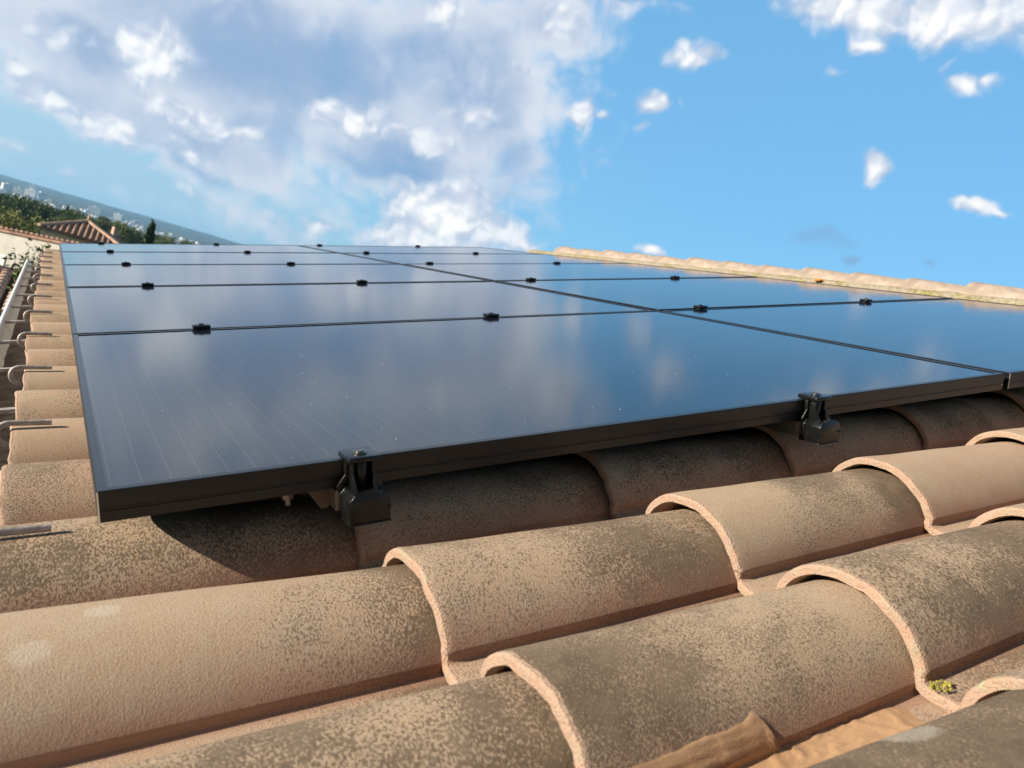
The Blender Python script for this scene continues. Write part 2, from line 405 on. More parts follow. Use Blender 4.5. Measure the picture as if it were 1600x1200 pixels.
# ------------------------------------------------------------------ the house under the camera
V0, V1 = -1.6, 6.12
UE, UR = -.115, 3.77                   # eave end, ridge
house = tag(empty('house', RW(0, 0, -.2)), 'house under the camera with the tiled roof that carries the black solar panels', 'house')
def hp(m_): return [p - RW(0, 0, -.2) for p in m_]
b_ = MB()
q = [RW(UE+.06, V0, -.165), RW(UR, V0, -.165), RW(UR, V1, -.165), RW(UE+.06, V1, -.165)]
q2 = [p - Vector((0, 0, .05)) for p in q]
b_.add(hp(q+q2), [(0, 1, 2, 3), (7, 6, 5, 4), (0, 4, 5, 1), (1, 5, 6, 2), (2, 6, 7, 3), (3, 7, 4, 0)])
qr = [RW(UR, V0, -.165), Vector((RW(UR, 0, -.165).x*2-RW(UE, 0, -.165).x, V0, RW(UE, 0, -.165).z))]
far = [qr[0], qr[1], qr[1]+Vector((0, V1-V0, 0)), qr[0]+Vector((0, V1-V0, 0))]
b_.add(hp([p+Vector((.002, 0, 0)) for p in far]), [(0, 1, 2, 3)])
b_.build('roof_deck', M_DECK, house)
w_ = MB(); ex = RW(UE, 0, -.2).x
w_.box(hp([Vector((ex+.16, V0+.05, -4.5))])[0], hp([Vector((far[1].x-.3, V1-.06, RW(UE, 0, -.25).z))])[0])
w_.build('wall', M_WALL, house)

# ------------------------------------------------------------------ roof tiles
TP, TL, TLEN, TB, TH, TT = .246, .395, .466, .094, .075, .0130      # pitch, exposed, length, half barrel, height, thickness
def tile_profile():
    pts = [(TB+.006, .003)]
    N = 26
    for i in range(N+1):
        a = math.pi*i/N
        e = 1.0
        if a <= math.pi/2:
            y = TB*math.cos(a)**.86; z = TH*math.sin(a)**.96
        else:                          # flank that ends in a low upright step above the pan
            q = math.pi/2 + (a-math.pi/2)*.70
            y = TB*math.cos(q)/math.sin(.70*math.pi/2); z = .0155 + (TH-.0155)*(math.sin(q)-math.cos(.70*math.pi/2))/(1-math.cos(.70*math.pi/2))
        pts.append((y, z))
    pts += [(-TB-.0008, .0135), (-TB-.0003, .0105), (-TB+.0002, .006), (-TB-.0004, .003), (-TB-.003, .0012), (-TB-.010, .0)]
    pts += [(-TB-.03, -.0015), (-TB-.05, -.001), (-TB-.07, .002)]
    return pts
PROF = tile_profile()
def normals(pr):
    out = []
    for i in range(len(pr)):
        a = Vector(pr[max(i-1, 0)]); c_ = Vector(pr[min(i+1, len(pr)-1)]); d = (c_-a).normalized()
        out.append((-d.y, d.x) if False else (d.y, -d.x))
    return out
PN = [(-a, -b) for a, b in normals(PROF)]
# make sure they point outwards at the crest
if PN[len(PN)//3][1] < 0: PN = [(-a, -b) for a, b in PN]
def make_tile_mesh(seed, xs):
    r = random.Random(seed); n = len(PROF); vs_ = []; fs = []; mi = []
    bend = r.uniform(-.0012, .0012); sk = r.uniform(-.0015, .0015)
    so = Vector((r.uniform(0, 90), r.uniform(0, 90), r.uniform(0, 90)))
    def pt(i, x, off, irregular):
        y, z = PROF[i]; ny, nz = PN[i]
        s_ = 1 - .11*x/TLEN
        if abs(y) <= TB+.0061 and z > .001: yy = y*s_
        else: yy = y + (TB - TB*s_ if y < 0 else 0)
        zz = z*s_
        yy += ny*off; zz += nz*off
        q_ = Vector((x*9, yy*14, zz*14)) + so
        d = mnoise.noise(q_)*.0011 + mnoise.noise(q_*3.1)*.0005
        if irregular:
            x = x + mnoise.noise(Vector((i*.35, 7, 3))+so)*.003 + mnoise.noise(Vector((i*1.3, 1, 9))+so)*.002
            off_ = mnoise.noise(Vector((i*.5, 2, 5))+so)*.001
            d += off_
        return (x, yy + ny*d + sk*x*8, zz + nz*d + bend*math.sin(x*7))
    rows_o = [(0., -.0035, True), (.0022, -.0008, True), (.006, 0, True)] + [(x, 0, False) for x in xs]
    for x, o_, ir in rows_o:
        for i in range(n): vs_.append(pt(i, x, o_, ir))
    ko = len(rows_o)
    rows_i = [(0., -TT+.002, True), (.012, -TT, False), (xs[-1], -TT, False)]
    for x, o_, ir in rows_i:
        for i in range(n): vs_.append(pt(i, x, o_, ir))
    for j in range(ko-1):
        for i in range(n-1):
            fs.append((j*n+i, j*n+i+1, (j+1)*n+i+1, (j+1)*n+i)); mi.append(1 if j < 2 else 0)
    base = ko*n
    for j in range(2):
        for i in range(n-1):
            fs.append((base+(j+1)*n+i, base+(j+1)*n+i+1, base+j*n+i+1, base+j*n+i)); mi.append(1)
    for i in range(n-1): fs.append((base+i, base+i+1, i+1, i)); mi.append(1)                       # low end
    a, b2 = (ko-1)*n, base+2*n
    for i in range(n-1): fs.append((a+i, a+i+1, b2+i+1, b2+i)); mi.append(1)                       # high end
    return mesh('roof_tile', vs_, fs, [M_TILE, M_CUT], 38, mi)
XS_HI = [.012, .03, .06, .1, .14, .18, .22, .26, .3, .34, .38, .42, .45, TLEN]
XS_LO = [.02, .15, .3, TLEN]
HI = [make_tile_mesh(s, XS_HI) for s in range(14)]
LO = [make_tile_mesh(50+s, XS_LO) for s in range(5)]
TILT = R_(1.95)
W_PAN = -.062 - TH
def row_v(k):                          # barrel axis of each tile row; row 0 lies under the panels' front edge
    return {-4: -.89, -3: -.648, -2: -.406, -1: -.166, 0: .085}.get(k, .085 + .2495*k)
def col_u(j): return .285 + TL*(j-1)   # lower end of each course; course 0 is the eave
ti = [0]
def tile(k, j, label, group=None, mott=.3, grad=.5, tone=.4, lichen=.15, hi=True, du=0, dv=0, dw=0, dt=0, mid=.45, mesh_i=None, blots=((0., 0., 0.), (0., 0., 0.))):
    ti[0] += 1
    r = random.Random(k*131+j*17+5)
    pool = HI if hi else LO
    me = pool[(mesh_i if mesh_i is not None else r.randrange(len(pool))) % len(pool)]
    o = link('roof_tile', me)
    o.location = RW(col_u(j)+du+r.uniform(-.005, .005), row_v(k)+dv+r.uniform(-.003, .003), W_PAN + dw + r.uniform(-.001, .001))
    o.rotation_euler = (Matrix.Rotation(-SLOPE, 3, 'Y') @ Matrix.Rotation(TILT + R_(dt), 3, 'Y') @ Matrix.Rotation(r.uniform(-.006, .006), 3, 'Z') @ Matrix.Rotation(r.uniform(-.012, .012), 3, 'X')).to_euler()
    o['kind'] = 'thing'; o['mottle'] = float(mott); o['gradient'] = float(grad); o['tone'] = float(tone); o['lichen'] = float(lichen); o['middle'] = float(mid)
    o['blot_a'] = blots[0]; o['blot_b'] = blots[1]
    tag(o, label, 'roof tile', group or 'clay tiles covering the roof')
    return o
# row -1 (B): in front of the panels
tile(-1, 0, 'long pale barrel tile with two whitish blotches at the left edge of the photo', mott=.22, grad=1.7, tone=.6, mid=.46, dw=.012, dt=1.5, blots=((.105, .012, .019), (.050, -.034, .019)))
tile(-1, 1, 'speckled barrel tile below the near clamp, pink end over the blotched tile', mott=.72, grad=.5, tone=.6, lichen=.35, mid=.45)
tile(-1, 2, 'barrel tile turning from pale to dark brown, in front of the gap between the clamps', mott=.55, grad=1.3, tone=.35, mid=.42)
tile(-1, 3, 'smooth pinkish barrel tile in full sun below the farther front clamp', mott=.18, grad=.5, tone=.75)
tile(-1, 4, 'sunlit barrel tile at the right edge of the photo, just below the shaded tiles', mott=.2, grad=.6, tone=.6)
for j in range(5, 8):
    tile(-1, j, 'sunlit tile in front of the panels, beyond the right edge of the photo', mott=.3, grad=.6, tone=.5, hi=False)
# row -2 (C)
tile(-2, 0, 'dark mottled barrel tile along the bottom left edge of the photo', mott=.72, grad=.3, tone=.4)
tile(-2, 1, 'large dark speckled barrel tile in the bottom centre with fresh tan mortar along its flank', mott=.68, grad=-.6, tone=.35, lichen=.25, mid=.45)
tile(-2, 2, 'brown streaked barrel tile with wide pink arched end, right of the large speckled tile', mott=.78, grad=.3, tone=.4, lichen=.45)
tile(-2, 3, 'streaked barrel tile with pink end at the right edge, second row from the panels', mott=.5, grad=.4, tone=.5, lichen=.3)
for j in (4, 5):
    tile(-2, j, 'sunlit tile of the second row from the panels, beyond the right edge of the photo', mott=.4, grad=.4, tone=.5, hi=False)
# row -3 (D)
tile(-3, 0, 'tile of the nearest row at the lower left, beneath the camera', mott=.6, grad=.2, tone=.4)
tile(-3, 1, 'dark grey stained barrel tile with a pale round stain in the bottom right corner', mott=.95, grad=.25, tone=.25, lichen=.6, dv=.012, dw=.006, blots=((.235, .055, .028), (.12, .03, .01)))
tile(-3, 2, 'tile end crusted with grey lichen at the right edge, above the grey stained tile', mott=.8, grad=.1, tone=.3, lichen=1., dv=.018, dw=-.012)
tile(-3, 3, 'tile of the nearest row outside the right edge of the photo', mott=.6, grad=.1, tone=.3, hi=False)
for j in (0, 1, 2): tile(-4, j, 'tile of the row right beneath the camera', mott=.6, grad=.2, tone=.4, hi=False)
# row 0 (A): half under the front edge of the panels
tile(0, 0, 'mottled eave tile crossed by the curved shadow of the panel corner', mott=.72, grad=.15, tone=.35, mid=.3)
names0 = {1: 'shaded brown tile just right of the near clamp under the front panel edge', 2: 'shaded tile under the middle of the front panel edge, left of the farther clamp',
          3: 'shaded tile beneath the farther front clamp', 4: 'shaded tile right of the farther clamp, under the seam end of the front panel'}
for j in range(1, 8):
    tile(0, j, names0.get(j, 'shaded tile under the front panel edge at the right'), mott=.5+.1*(j % 3), grad=.3, tone=.4, hi=j < 5)
for j in range(1, 8):
    tile(1, j, 'tile in deep shade underneath the front row of panels', mott=.5, grad=.2, tone=.4, hi=False)
# eave column
ORD = ['first', 'second', 'third', 'fourth', 'fifth', 'sixth', 'seventh', 'eighth', 'ninth', 'tenth', 'eleventh', 'twelfth', 'thirteenth',
       'fourteenth', 'fifteenth', 'sixteenth', 'seventeenth', 'eighteenth', 'nineteenth', 'twentieth', 'twenty-first', 'twenty-second', 'twenty-third', 'twenty-fourth']
for k in range(1, 25):
    smooth_ = (k % 2 == 0) if k < 6 else rng.random() < .5
    mo = rng.uniform(-.15, .12) if smooth_ else rng.uniform(.42, .66)
    look = 'smooth pinkish' if smooth_ else 'dark mottled'
    tile(k, 0, f'{look} eave tile, {ORD[k-1]} behind the eave tile with the panel corner shadow', 'eave tiles along the gutter',
         mott=mo, grad=rng.uniform(-.2, .4), tone=rng.uniform(.6, 1.), hi=k < 8, du=.008+rng.uniform(-.006, .006))
# narrow course between the panels and the ridge, and the last row at the far end
for k in range(0, 25):
    tile(k, 9, 'tile in the narrow strip between the panels and the ridge', 'tiles between the panels and the ridge', mott=.1, grad=.2, tone=.6, hi=False)
for j in range(1, 9):
    tile(24, j, 'tile of the last row along the far end of the roof behind the panels', 'tiles along the far roof end', mott=.2, grad=.2, tone=.6, hi=False)

# ------------------------------------------------------------------ ridge
M_RIDGE = simple('dusty_pink_clay', (.36, .285, .225), .92, 0, 14, .22, .0025, 300, spec=.2)
def ridge_mesh(seed):
    vs_ = []; fs = []; n = 16; L = .385; xs = [0, .003, .02, .06, .1, .2, .3, L]
    for layer, off in ((0, 0), (1, -.014)):
        for x in xs:
            s_ = 1.0-.11*x/L
            for i in range(n+1):
                a = R_(24) + R_(132)*i/n
                rr = (.105+off)*s_ - (.004 if (x == 0 and layer == 0) else 0)
                vs_.append((rr*math.cos(a)*1.12, x, rr*math.sin(a)*.92 + .0025*mnoise.noise(Vector((x*8, i*.5, seed)))))
    N1 = n+1; k = len(xs); B = k*N1
    for j in range(k-1):
        for i in range(n):
            fs.append((j*N1+i, j*N1+i+1, (j+1)*N1+i+1, (j+1)*N1+i)); fs.append((B+(j+1)*N1+i, B+(j+1)*N1+i+1, B+j*N1+i+1, B+j*N1+i))
    for i in range(n): fs.append((B+i, B+i+1, i+1, i)); fs.append(((k-1)*N1+i, (k-1)*N1+i+1, B+(k-1)*N1+i+1, B+(k-1)*N1+i))
    return mesh('ridge_tile', vs_, fs, [M_RIDGE], 40)
RM = [ridge_mesh(s) for s in range(4)]
rv = -.75; k = 0
RIDGE_W = -.040
while rv < 4.72:
    o = link('ridge_tile', RM[k % 4])
    o.location = RW(UR, rv + .385, RIDGE_W + .004*((k*7) % 3 - 1)); o.rotation_euler = (Matrix.Rotation(-SLOPE*.9, 3, 'Y') @ Matrix.Rotation(math.pi, 3, 'Z') @ Matrix.Rotation(-.030, 3, 'X') @ Matrix.Rotation(rng.uniform(-.012, .012), 3, 'Z')).to_euler()
    o['mottle'] = rng.uniform(-.3, .0); o['gradient'] = .1; o['tone'] = rng.uniform(.6, 1.); o['lichen'] = .3; o['middle'] = .5
    nm = 'ridge tile beyond the right edge of the photo' if rv < .75 else f'pale pink ridge tile, {ORD[max(0, int((rv-.75)/.322))]} from the right edge of the photo'
    tag(o, nm, 'ridge tile', 'ridge tiles along the roof top')
    rv += .322; k += 1
# mortar bed with lichen
def mortar_mat():
    mt, t, b = mat('lichen_mortar')
    oc = t.new('ShaderNodeTexCoord').outputs['Object']
    n1 = t.noise(oc, 16, 6, .7); n2 = t.noise(oc, 70, 4, .65); n3 = t.noise(oc, 5, 3, .6)
    c = t.mix(t.step(n2, .35, .65), (.24, .19, .14), (.36, .31, .245))
    li = t.math('MULTIPLY', t.step(n1, .42, .55), t.step(n3, .3, .6))
    c = t.mix(t.math('MULTIPLY', li, .9), c, t.mix(t.step(n2, .4, .6), (.16, .14, .045), (.30, .26, .10)))
    t.l.new(c, b.inputs['Base Color']); b.inputs['Roughness'].default_value = .95
    bn = t.new('ShaderNodeBump'); bn.inputs['Distance'].default_value = .006; t.l.new(n2, bn.inputs['Height']); t.l.new(bn.outputs[0], b.inputs['Normal'])
    return mt
b_ = MB(); n = 140; prof = [(-.165, -.075), (-.150, -.035), (-.132, -.008), (-.112, .006), (-.07, .008)]
vs_ = []; fs = []
for i in range(n+1):
    v = -.8 + 5.95*i/n
    for a, bb in prof:
        d = mnoise.noise(Vector((v*6, a*20, 3)))*.008 + mnoise.noise(Vector((v*22, a*50, 8)))*.004
        vs_.append(RW(UR+a+d, v, bb+d*.6) - RW(UR, 0, -.1))
for i in range(n):
    for j in range(4): fs.append((i*5+j, i*5+j+1, (i+1)*5+j+1, (i+1)*5+j))
mo = link('ridge_mortar', mesh('ridge_mortar', vs_, fs, [mortar_mat()], True)); mo.location = RW(UR, 0, -.1)
tag(mo, 'pale mortar bed crusted with yellow green lichen below the ridge tiles', 'mortar')
def lumps(name, u, v, w, n, spread, size, mt, label, cat, seed, flat=.5):
    r = random.Random(seed); b2 = MB()
    for _ in range(n):
        a = r.uniform(0, 6.28); d = spread*math.sqrt(r.random()); s_ = size*r.uniform(.5, 1.2)
        cx, cy = d*math.cos(a)*1.6, d*math.sin(a); k0 = []
        base = RW(cx, cy, r.uniform(0, size*.5))
        rings = 4; nn = 8; pv = []; pf = []
        for i in range(rings):
            ph = i/(rings-1)*math.pi/2
            for j in range(nn):
                q_ = 2*math.pi*j/nn; jr = s_*r.uniform(.85, 1.15)
                pv.append(base + RW(jr*math.cos(ph)*math.cos(q_), jr*math.cos(ph)*math.sin(q_), jr*math.sin(ph)*flat))
        for i in range(rings-1):
            for j in range(nn): pf.append((i*nn+j, i*nn+(j+1) % nn, (i+1)*nn+(j+1) % nn, (i+1)*nn+j))
        b2.add(pv, pf)
    o = b2.build(name, mt, None, True); o.location = RW(u, v, w)
    return tag(o, label, cat)
M_LICH = simple('orange_lichen', (.52, .20, .025), .95, 0, 90, .4)
M_MOSS = simple('yellow_moss', (.28, .25, .04), .95, 0, 200, .45)
lumps('lichen_patch', UR-.128, 2.02, .0, 26, .02, .009, M_LICH, 'small bright orange lichen patch on the ridge mortar', 'lichen', 3)
lumps('moss_patch', .690, -.512, -.134, 80, .009, .0012, M_MOSS, 'yellow green moss tuft at the foot of a pink tile end near the right edge', 'moss', 4, .9)

# ------------------------------------------------------------------ fresh mortar smear
def smear():
    mt, t, b = mat('fresh_mortar')
    oc = t.new('ShaderNodeTexCoord').outputs['Object']
    n1 = t.noise(t.mapping(oc, scl=(1, 7, 7)), 26, 4, .6); n2 = t.noise(oc, 300, 3, .6); n3 = t.noise(oc, 18, 3, .5)
    c = t.mix(t.step(n3, .35, .65), (.41, .24, .125), (.47, .285, .155))
    t.l.new(c, b.inputs['Base Color']); b.inputs['Roughness'].default_value = .62
    bn = t.new('ShaderNodeBump'); bn.inputs['Distance'].default_value = .0014
    t.l.new(t.math('ADD', n1, t.math('MULTIPLY', n2, .15)), bn.inputs['Height']); t.l.new(bn.outputs[0], b.inputs['Normal'])
    # follow the pan and the near flank of the speckled tile
    pr = PROF[::-1]                     # from the pan edge up over the flank
    arc = [0.]
    for a, c2 in zip(pr, pr[1:]): arc.append(arc[-1] + (Vector(c2)-Vector(a)).length)
    def on(sarc):
        for i in range(len(arc)-1):
            if arc[i+1] >= sarc:
                f = (sarc-arc[i])/(arc[i+1]-arc[i]); p = Vector(pr[i]).lerp(Vector(pr[i+1]), f)
                nn = Vector(PN[::-1][i]).lerp(Vector(PN[::-1][i+1]), f).normalized(); return p, nn
        return Vector(pr[-1]), Vector(PN[0])
    nu, ns = 120, 44; vs_ = []; fs = []
    u0, u1 = .20, .655
    cu, cv = col_u(1), row_v(-2)
    for i in range(nu+1):
        u = u0 + (u1-u0)*i/nu; x = u - cu
        # how far up the flank the mortar was dragged
        g_ = (u-u0)/(u1-u0)
        k1 = 1/(1+math.exp((u-.474)/.0035))
        top = (.110 + .006*mnoise.noise(Vector((u*18, 0, 0))) + .002*mnoise.noise(Vector((u*90, 5, 0))) + .008*math.exp(-((u-.466)/.012)**2))*k1 + (.074 + .010*mnoise.noise(Vector((u*55, 3, 0))) - .012*max(0, g_-.7)/.3)*(1-k1)
        for j in range(ns+1):
            sa = top*j/ns; p, nn = on(sa + .004)
            s_ = 1-.11*max(0, x)/TLEN
            e = min(1, (1-j/ns)*9)*min(1, (1-i/nu)*14)
            streak = mnoise.noise(Vector((u*7, sa*150, 4.)))*k1 + .35*mnoise.noise(Vector((u*24, sa*60, 4.)))*(1-k1)
            crest = max(0, .16-abs(mnoise.noise(Vector((u*26+sa*9, sa*26, 9.)))))
            fold = .6*math.exp(-((u-.474-.28*(sa-.07)-.004*mnoise.noise(Vector((sa*60, 2, 2))))/.0045)**2)
            th = .0030 + .0011*streak + .0004*mnoise.noise(Vector((u*45, sa*45, 6.))) + .007*crest*(1-.8*k1) + .0028*fold
            th += .0028*max(0, mnoise.noise(Vector((u*120, sa*120, 1.)))-.05)*(1-k1)*(1 if .49 < u < .55 else .3)
            h_ = max(th, .001)*e - .0012*(1-e)
            yy = (p.x + (TB-TB*s_ if p.x < -TB-.002 else 0) if p.x < -TB-.002 else p.x*s_)
            wloc = p.y*s_ + nn.y*h_ - x*math.sin(TILT)
            vs_.append(RW(u, cv + yy + nn.x*h_, W_PAN + wloc) - RW(.45, -.52, -.13))
    N1 = ns+1
    for i in range(nu):
        for j in range(ns): fs.append((i*N1+j, i*N1+j+1, (i+1)*N1+j+1, (i+1)*N1+j))
    o = link('mortar_smear', mesh('mortar_smear', vs_, fs, [mt], True)); o.location = RW(.45, -.52, -.13)
    tag(o, 'fresh tan mortar smeared in the valley between two tiles at the bottom right', 'mortar')
smear()

# ------------------------------------------------------------------ solar panels
PW, PD, PG, FH = 1.722, 1.134, .020, .035
def frame_mesh():
    b2 = MB(); lip = .0105
    sec = [(0, -FH), (0, -.0235), (.0012, -.0225), (.0012, -.0205), (0, -.0195), (0, -.0012), (.0012, 0), (lip, 0), (lip, -.003), (.002, -.003), (.002, -FH+.002), (.028, -FH+.002), (.028, -FH)]
    n = len(sec); vs_ = []
    for (sx, sy) in ((0, 0), (1, 0), (1, 1), (0, 1)):
        for a, z in sec: vs_.append((a if sx == 0 else PW-a, a if sy == 0 else PD-a, z))
    fs = []
    for c in range(4):
        d = (c+1) % 4
        for i in range(n): fs.append((c*n+i, d*n+i, d*n+(i+1) % n, c*n+(i+1) % n))
    b2.add(vs_, fs); return b2
PANELS = []
ROWN = ['front row nearest the camera', 'second row from the front', 'middle row', 'fourth row from the front', 'farthest row']
p0 = empty('solar_panel')
fr = frame_mesh().build('frame', M_FRAME, p0)
gb = MB(); gb.add([(.0102, .0102, -.0016), (PW-.0102, .0102, -.0016), (PW-.0102, PD-.0102, -.0016), (.0102, PD-.0102, -.0016),
                   (.0102, .0102, -.0056), (PW-.0102, .0102, -.0056), (PW-.0102, PD-.0102, -.0056), (.0102, PD-.0102, -.0056)],
                  [(0, 1, 2, 3), (7, 6, 5, 4), (0, 4, 5, 1), (1, 5, 6, 2), (2, 6, 7, 3), (3, 7, 4, 0)])
gb.build('glass', M_GLASS, p0)
eb = MB(); eb.box((.0002, -.0008, -FH), (.0018, .0004, -.0008)); eb.build('corner_edge', simple('raw_aluminium', (.8, .79, .76), .3, .8), p0)
def dup(o, parent=None):
    c = o.copy(); col.objects.link(c)
    if parent is not None: c.parent = parent
    for ch in list(o.children): dup(ch, c)
    return c
first = True
for ci in range(2):
    for ri in range(5):
        o = p0 if first else dup(p0); first = False
        dz = .0 + rng.uniform(-.0008, .0008)
        o.location = RW(ci*(PW+PG), ri*(PD+PG), dz)
        o.rotation_euler = (Matrix.Rotation(-SLOPE, 3, 'Y') @ Matrix.Rotation(rng.uniform(-.0006, .0006), 3, 'X') @ Matrix.Rotation(rng.uniform(-.0006, .0006), 3, 'Y')).to_euler()
        tag(o, f'black solar panel, {ROWN[ri]}, {"column along the eave" if ci == 0 else "column beside the ridge"}', 'solar panel', 'solar panels on the roof')

# rails, mid clamps, end clamps
CU = [.272, 1.09, 1.925, 2.83]
CUN = ['nearest the eave', 'second from the eave', 'second from the ridge', 'nearest the ridge']
rail0 = None
for i, u in enumerate(CU):
    if rail0 is None:
        b2 = MB(); b2.prism([(-.018, -.0255), (.018, -.0255), (.018, 0), (.007, 0), (.007, -.007), (-.007, -.007), (-.007, 0), (-.018, 0)], -.004, 5.8)
        rail0 = b2.build('mounting_rail', M_ALU); o = rail0
    else: o = dup(rail0)
    o.location = RW(u, 0, -FH-.002); o.rotation_euler = ROOF_ROT
    tag(o, f'aluminium mounting rail underneath the panels, {CUN[i]}', 'rail', 'rails under the panels')
def hexbolt(b2, x, y, z, r=.0065, h=.006, mi=0):
    pts = [(x+r*math.cos(R_(60*i)), y+r*math.sin(R_(60*i))) for i in range(6)]
    b2.prism(pts, z, z+h, mi, axis=2)
mc = empty('mid_clamp')
b2 = MB(); b2.box((-.020, -.0165, .0008), (.020, .0165, .0105)); b2.box((-.020, -.0075, -.03), (.020, .0075, .001))
b2.build('clamp_cap', M_CLAMP, mc, bevel=.0028)
b2 = MB(); b2.tube([(0, 0, .0102), (0, 0, .0115)], .0085, 14); b2.build('washer', M_CLAMP, mc, 40)
b2 = MB(); hexbolt(b2, 0, 0, .0113, .005, .0022); b2.build('bolt', M_CLAMP, mc)
firstc = True
for ri in range(1, 5):
    for i, u in enumerate(CU):
        o = mc if firstc else dup(mc); firstc = False
        o.location = RW(u+rng.uniform(-.008, .008), ri*(PD+PG)-PG/2, 0); o.rotation_euler = ROOF_ROT
        tag(o, f'small black clamp on the {ORD[ri-1]} panel seam from the front, {CUN[i]}', 'clamp', 'clamps bridging the panel seams')
# end clamps with rail end caps
ec = empty('end_clamp')
b2 = MB()
b2.prism([(.012, .0015), (-.026, .0015), (-.028, .0035), (-.028, .0075), (-.026, .009), (.012, .009), (.013, .0075), (.013, .003)], -.0205, .0205, axis=0)
b2.build('clamp_plate', M_CLAMP, ec, bevel=.0015)
b2 = MB()
b2.box((-.0185, -.0065, -.036), (.0185, -.0015, .0016))                      # back web against the frame
b2.tube([(0, -.011, .0016), (0, -.011, -.034)], .0085, 14)                   # bolt boss
for sx in (-1, 1):                                                            # the two flaring ribs
    b2.prism([(-.0065, .0016), (-.020, .0016), (-.020, -.014), (-.036, -.033), (-.0065, -.033)], sx*.0125-.0013, sx*.0125+.0013, axis=0)
    b2.prism([(sx*.0185, .0016), (sx*.0185, -.016), (sx*.029, -.030), (sx*.029, -.036), (sx*.012, -.036), (sx*.012, .0016)], -.0085, -.0045)
b2.build('clamp_stem', M_CLAMP, ec, bevel=.0006)
b2 = MB()
oct_ = [(-.0255, -.067), (-.0255, -.039), (-.019, -.0315), (.019, -.0315), (.0255, -.039), (.0255, -.067)]
b2.prism(oct_, -.0455, -.014)
o2 = [(a*1.06, bb+.0006 if bb > -.06 else bb-.0) for a, bb in oct_]
b2.prism(o2, -.0138, -.0035)
b2.box((-.0265, -.0462, -.0695), (.0265, -.0035, -.0672))
for sx in (-1, 1): b2.box((sx*.0235-.002, -.0462, -.052), (sx*.0235+.002, -.0453, -.048))
b2.build('rail_end_cap', M_CLAMP, ec, bevel=.001)
b2 = MB(); b2.tube([(0, -.008, .0092), (0, -.008, .0108)], .0085, 18); b2.tube([(0, -.008, .0108), (0, -.008, .0125)], .0055, 12); b2.build('bolt', M_STEEL, ec, 40)
endn = ['near black end clamp on the front panel edge above the shadowed eave tile', 'farther black end clamp on the front panel edge, left of the seam end',
        'front end clamp of the upper panel column beyond the right edge of the photo', 'front end clamp nearest the ridge beyond the right edge of the photo']
farn = ['leftmost', 'second from left', 'third from left', 'rightmost']
for i, u in enumerate(CU):
    o = ec if i == 0 else dup(ec)
    o.location = RW(u + (.012 if i == 0 else .018), 0, 0); o.rotation_euler = ROOF_ROT
    tag(o, endn[i], 'clamp', 'end clamps on the panel edges')
for i, u in enumerate(CU):
    o = dup(ec); o.location = RW(u, 5*(PD+PG)-PG, 0); o.rotation_euler = (Matrix.Rotation(-SLOPE, 3, 'Y') @ Matrix.Rotation(math.pi, 3, 'Z')).to_euler()
    tag(o, f'{farn[i]} of the small black clamps on the far panel edge against the sky', 'clamp', 'end clamps on the panel edges')
b2 = MB(); b2.prism([(-.024, 0), (.024, 0), (.024, -.004), (.004, -.03), (-.004, -.03)], 0, .003, axis=1)
br = b2.build('rail_bracket', simple('dull_bracket_metal', (.13, .10, .07), .5, .3)); br.location = RW(.247, .02, -FH-.001); br.rotation_euler = ROOF_ROT
tag(br, 'small triangular metal bracket under the panel edge left of the near clamp', 'bracket')
b2 = MB(); b2.tube([(0, 0, 0), (0, 0, -.022)], .004, 10); b2.tube([(0, 0, -.008), (0, 0, -.014)], .0075, 6)
br = b2.build('rail_bolt', M_STEEL, None, 40); br.location = RW(.205, .03, -FH-.001); br.rotation_euler = ROOF_ROT
tag(br, 'small steel bolt hanging under the panel edge left of the triangular bracket', 'bolt')

# ------------------------------------------------------------------ gutter and tile hooks
GU, GWt = -.212, -.150
gut = tag(empty('rain_gutter', RW(GU, -1.5, GWt)), 'long cream rain gutter running below the eave tiles at the left', 'gutter')
gut.rotation_euler = ROOF_ROT
b2 = MB(); L = 7.62
sec = [(0, 0), (.006, -.004), (.014, -.05), (.03, -.078), (.06, -.086), (.1, -.08), (.118, -.06), (.12, -.02)]
sec_o = [(a-.003 if a < .06 else a+.003, z-.003) for a, z in sec]
poly = sec + sec_o[::-1]
n = len(poly); vs_ = [(a, y, z) for y in (0, L) for a, z in poly]
fs = [(i, (i+1) % n, n+(i+1) % n, n+i) for i in range(n)]
b2.add(vs_, fs); b2.build('trough', M_GUT, gut, 50)
b2 = MB(); b2.tube([(-.004, 0, .002), (-.004, L, .002)], .0085, 12); b2.build('rim', simple('white_gutter_rim', (.78, .77, .73), .4, 0, 30, .08), gut, True)
b2 = MB(); vs_ = []; fs = []
for i in range(121):
    for j, a in enumerate((.020, .04, .06, .085, .115)):
        vs_.append((a, L*i/120, -.062 + .008*mnoise.noise(Vector((i*.5, j, 2))) + (.012 if j == 4 else 0)))
for i in range(120):
    for j in range(4): fs.append((i*5+j, i*5+j+1, (i+1)*5+j+1, (i+1)*5+j))
b2.add(vs_, fs); b2.build('dirt', M_GUTIN, gut, True)
HV = [.085 + .499*i for i in range(-2, 12)]
hk = None
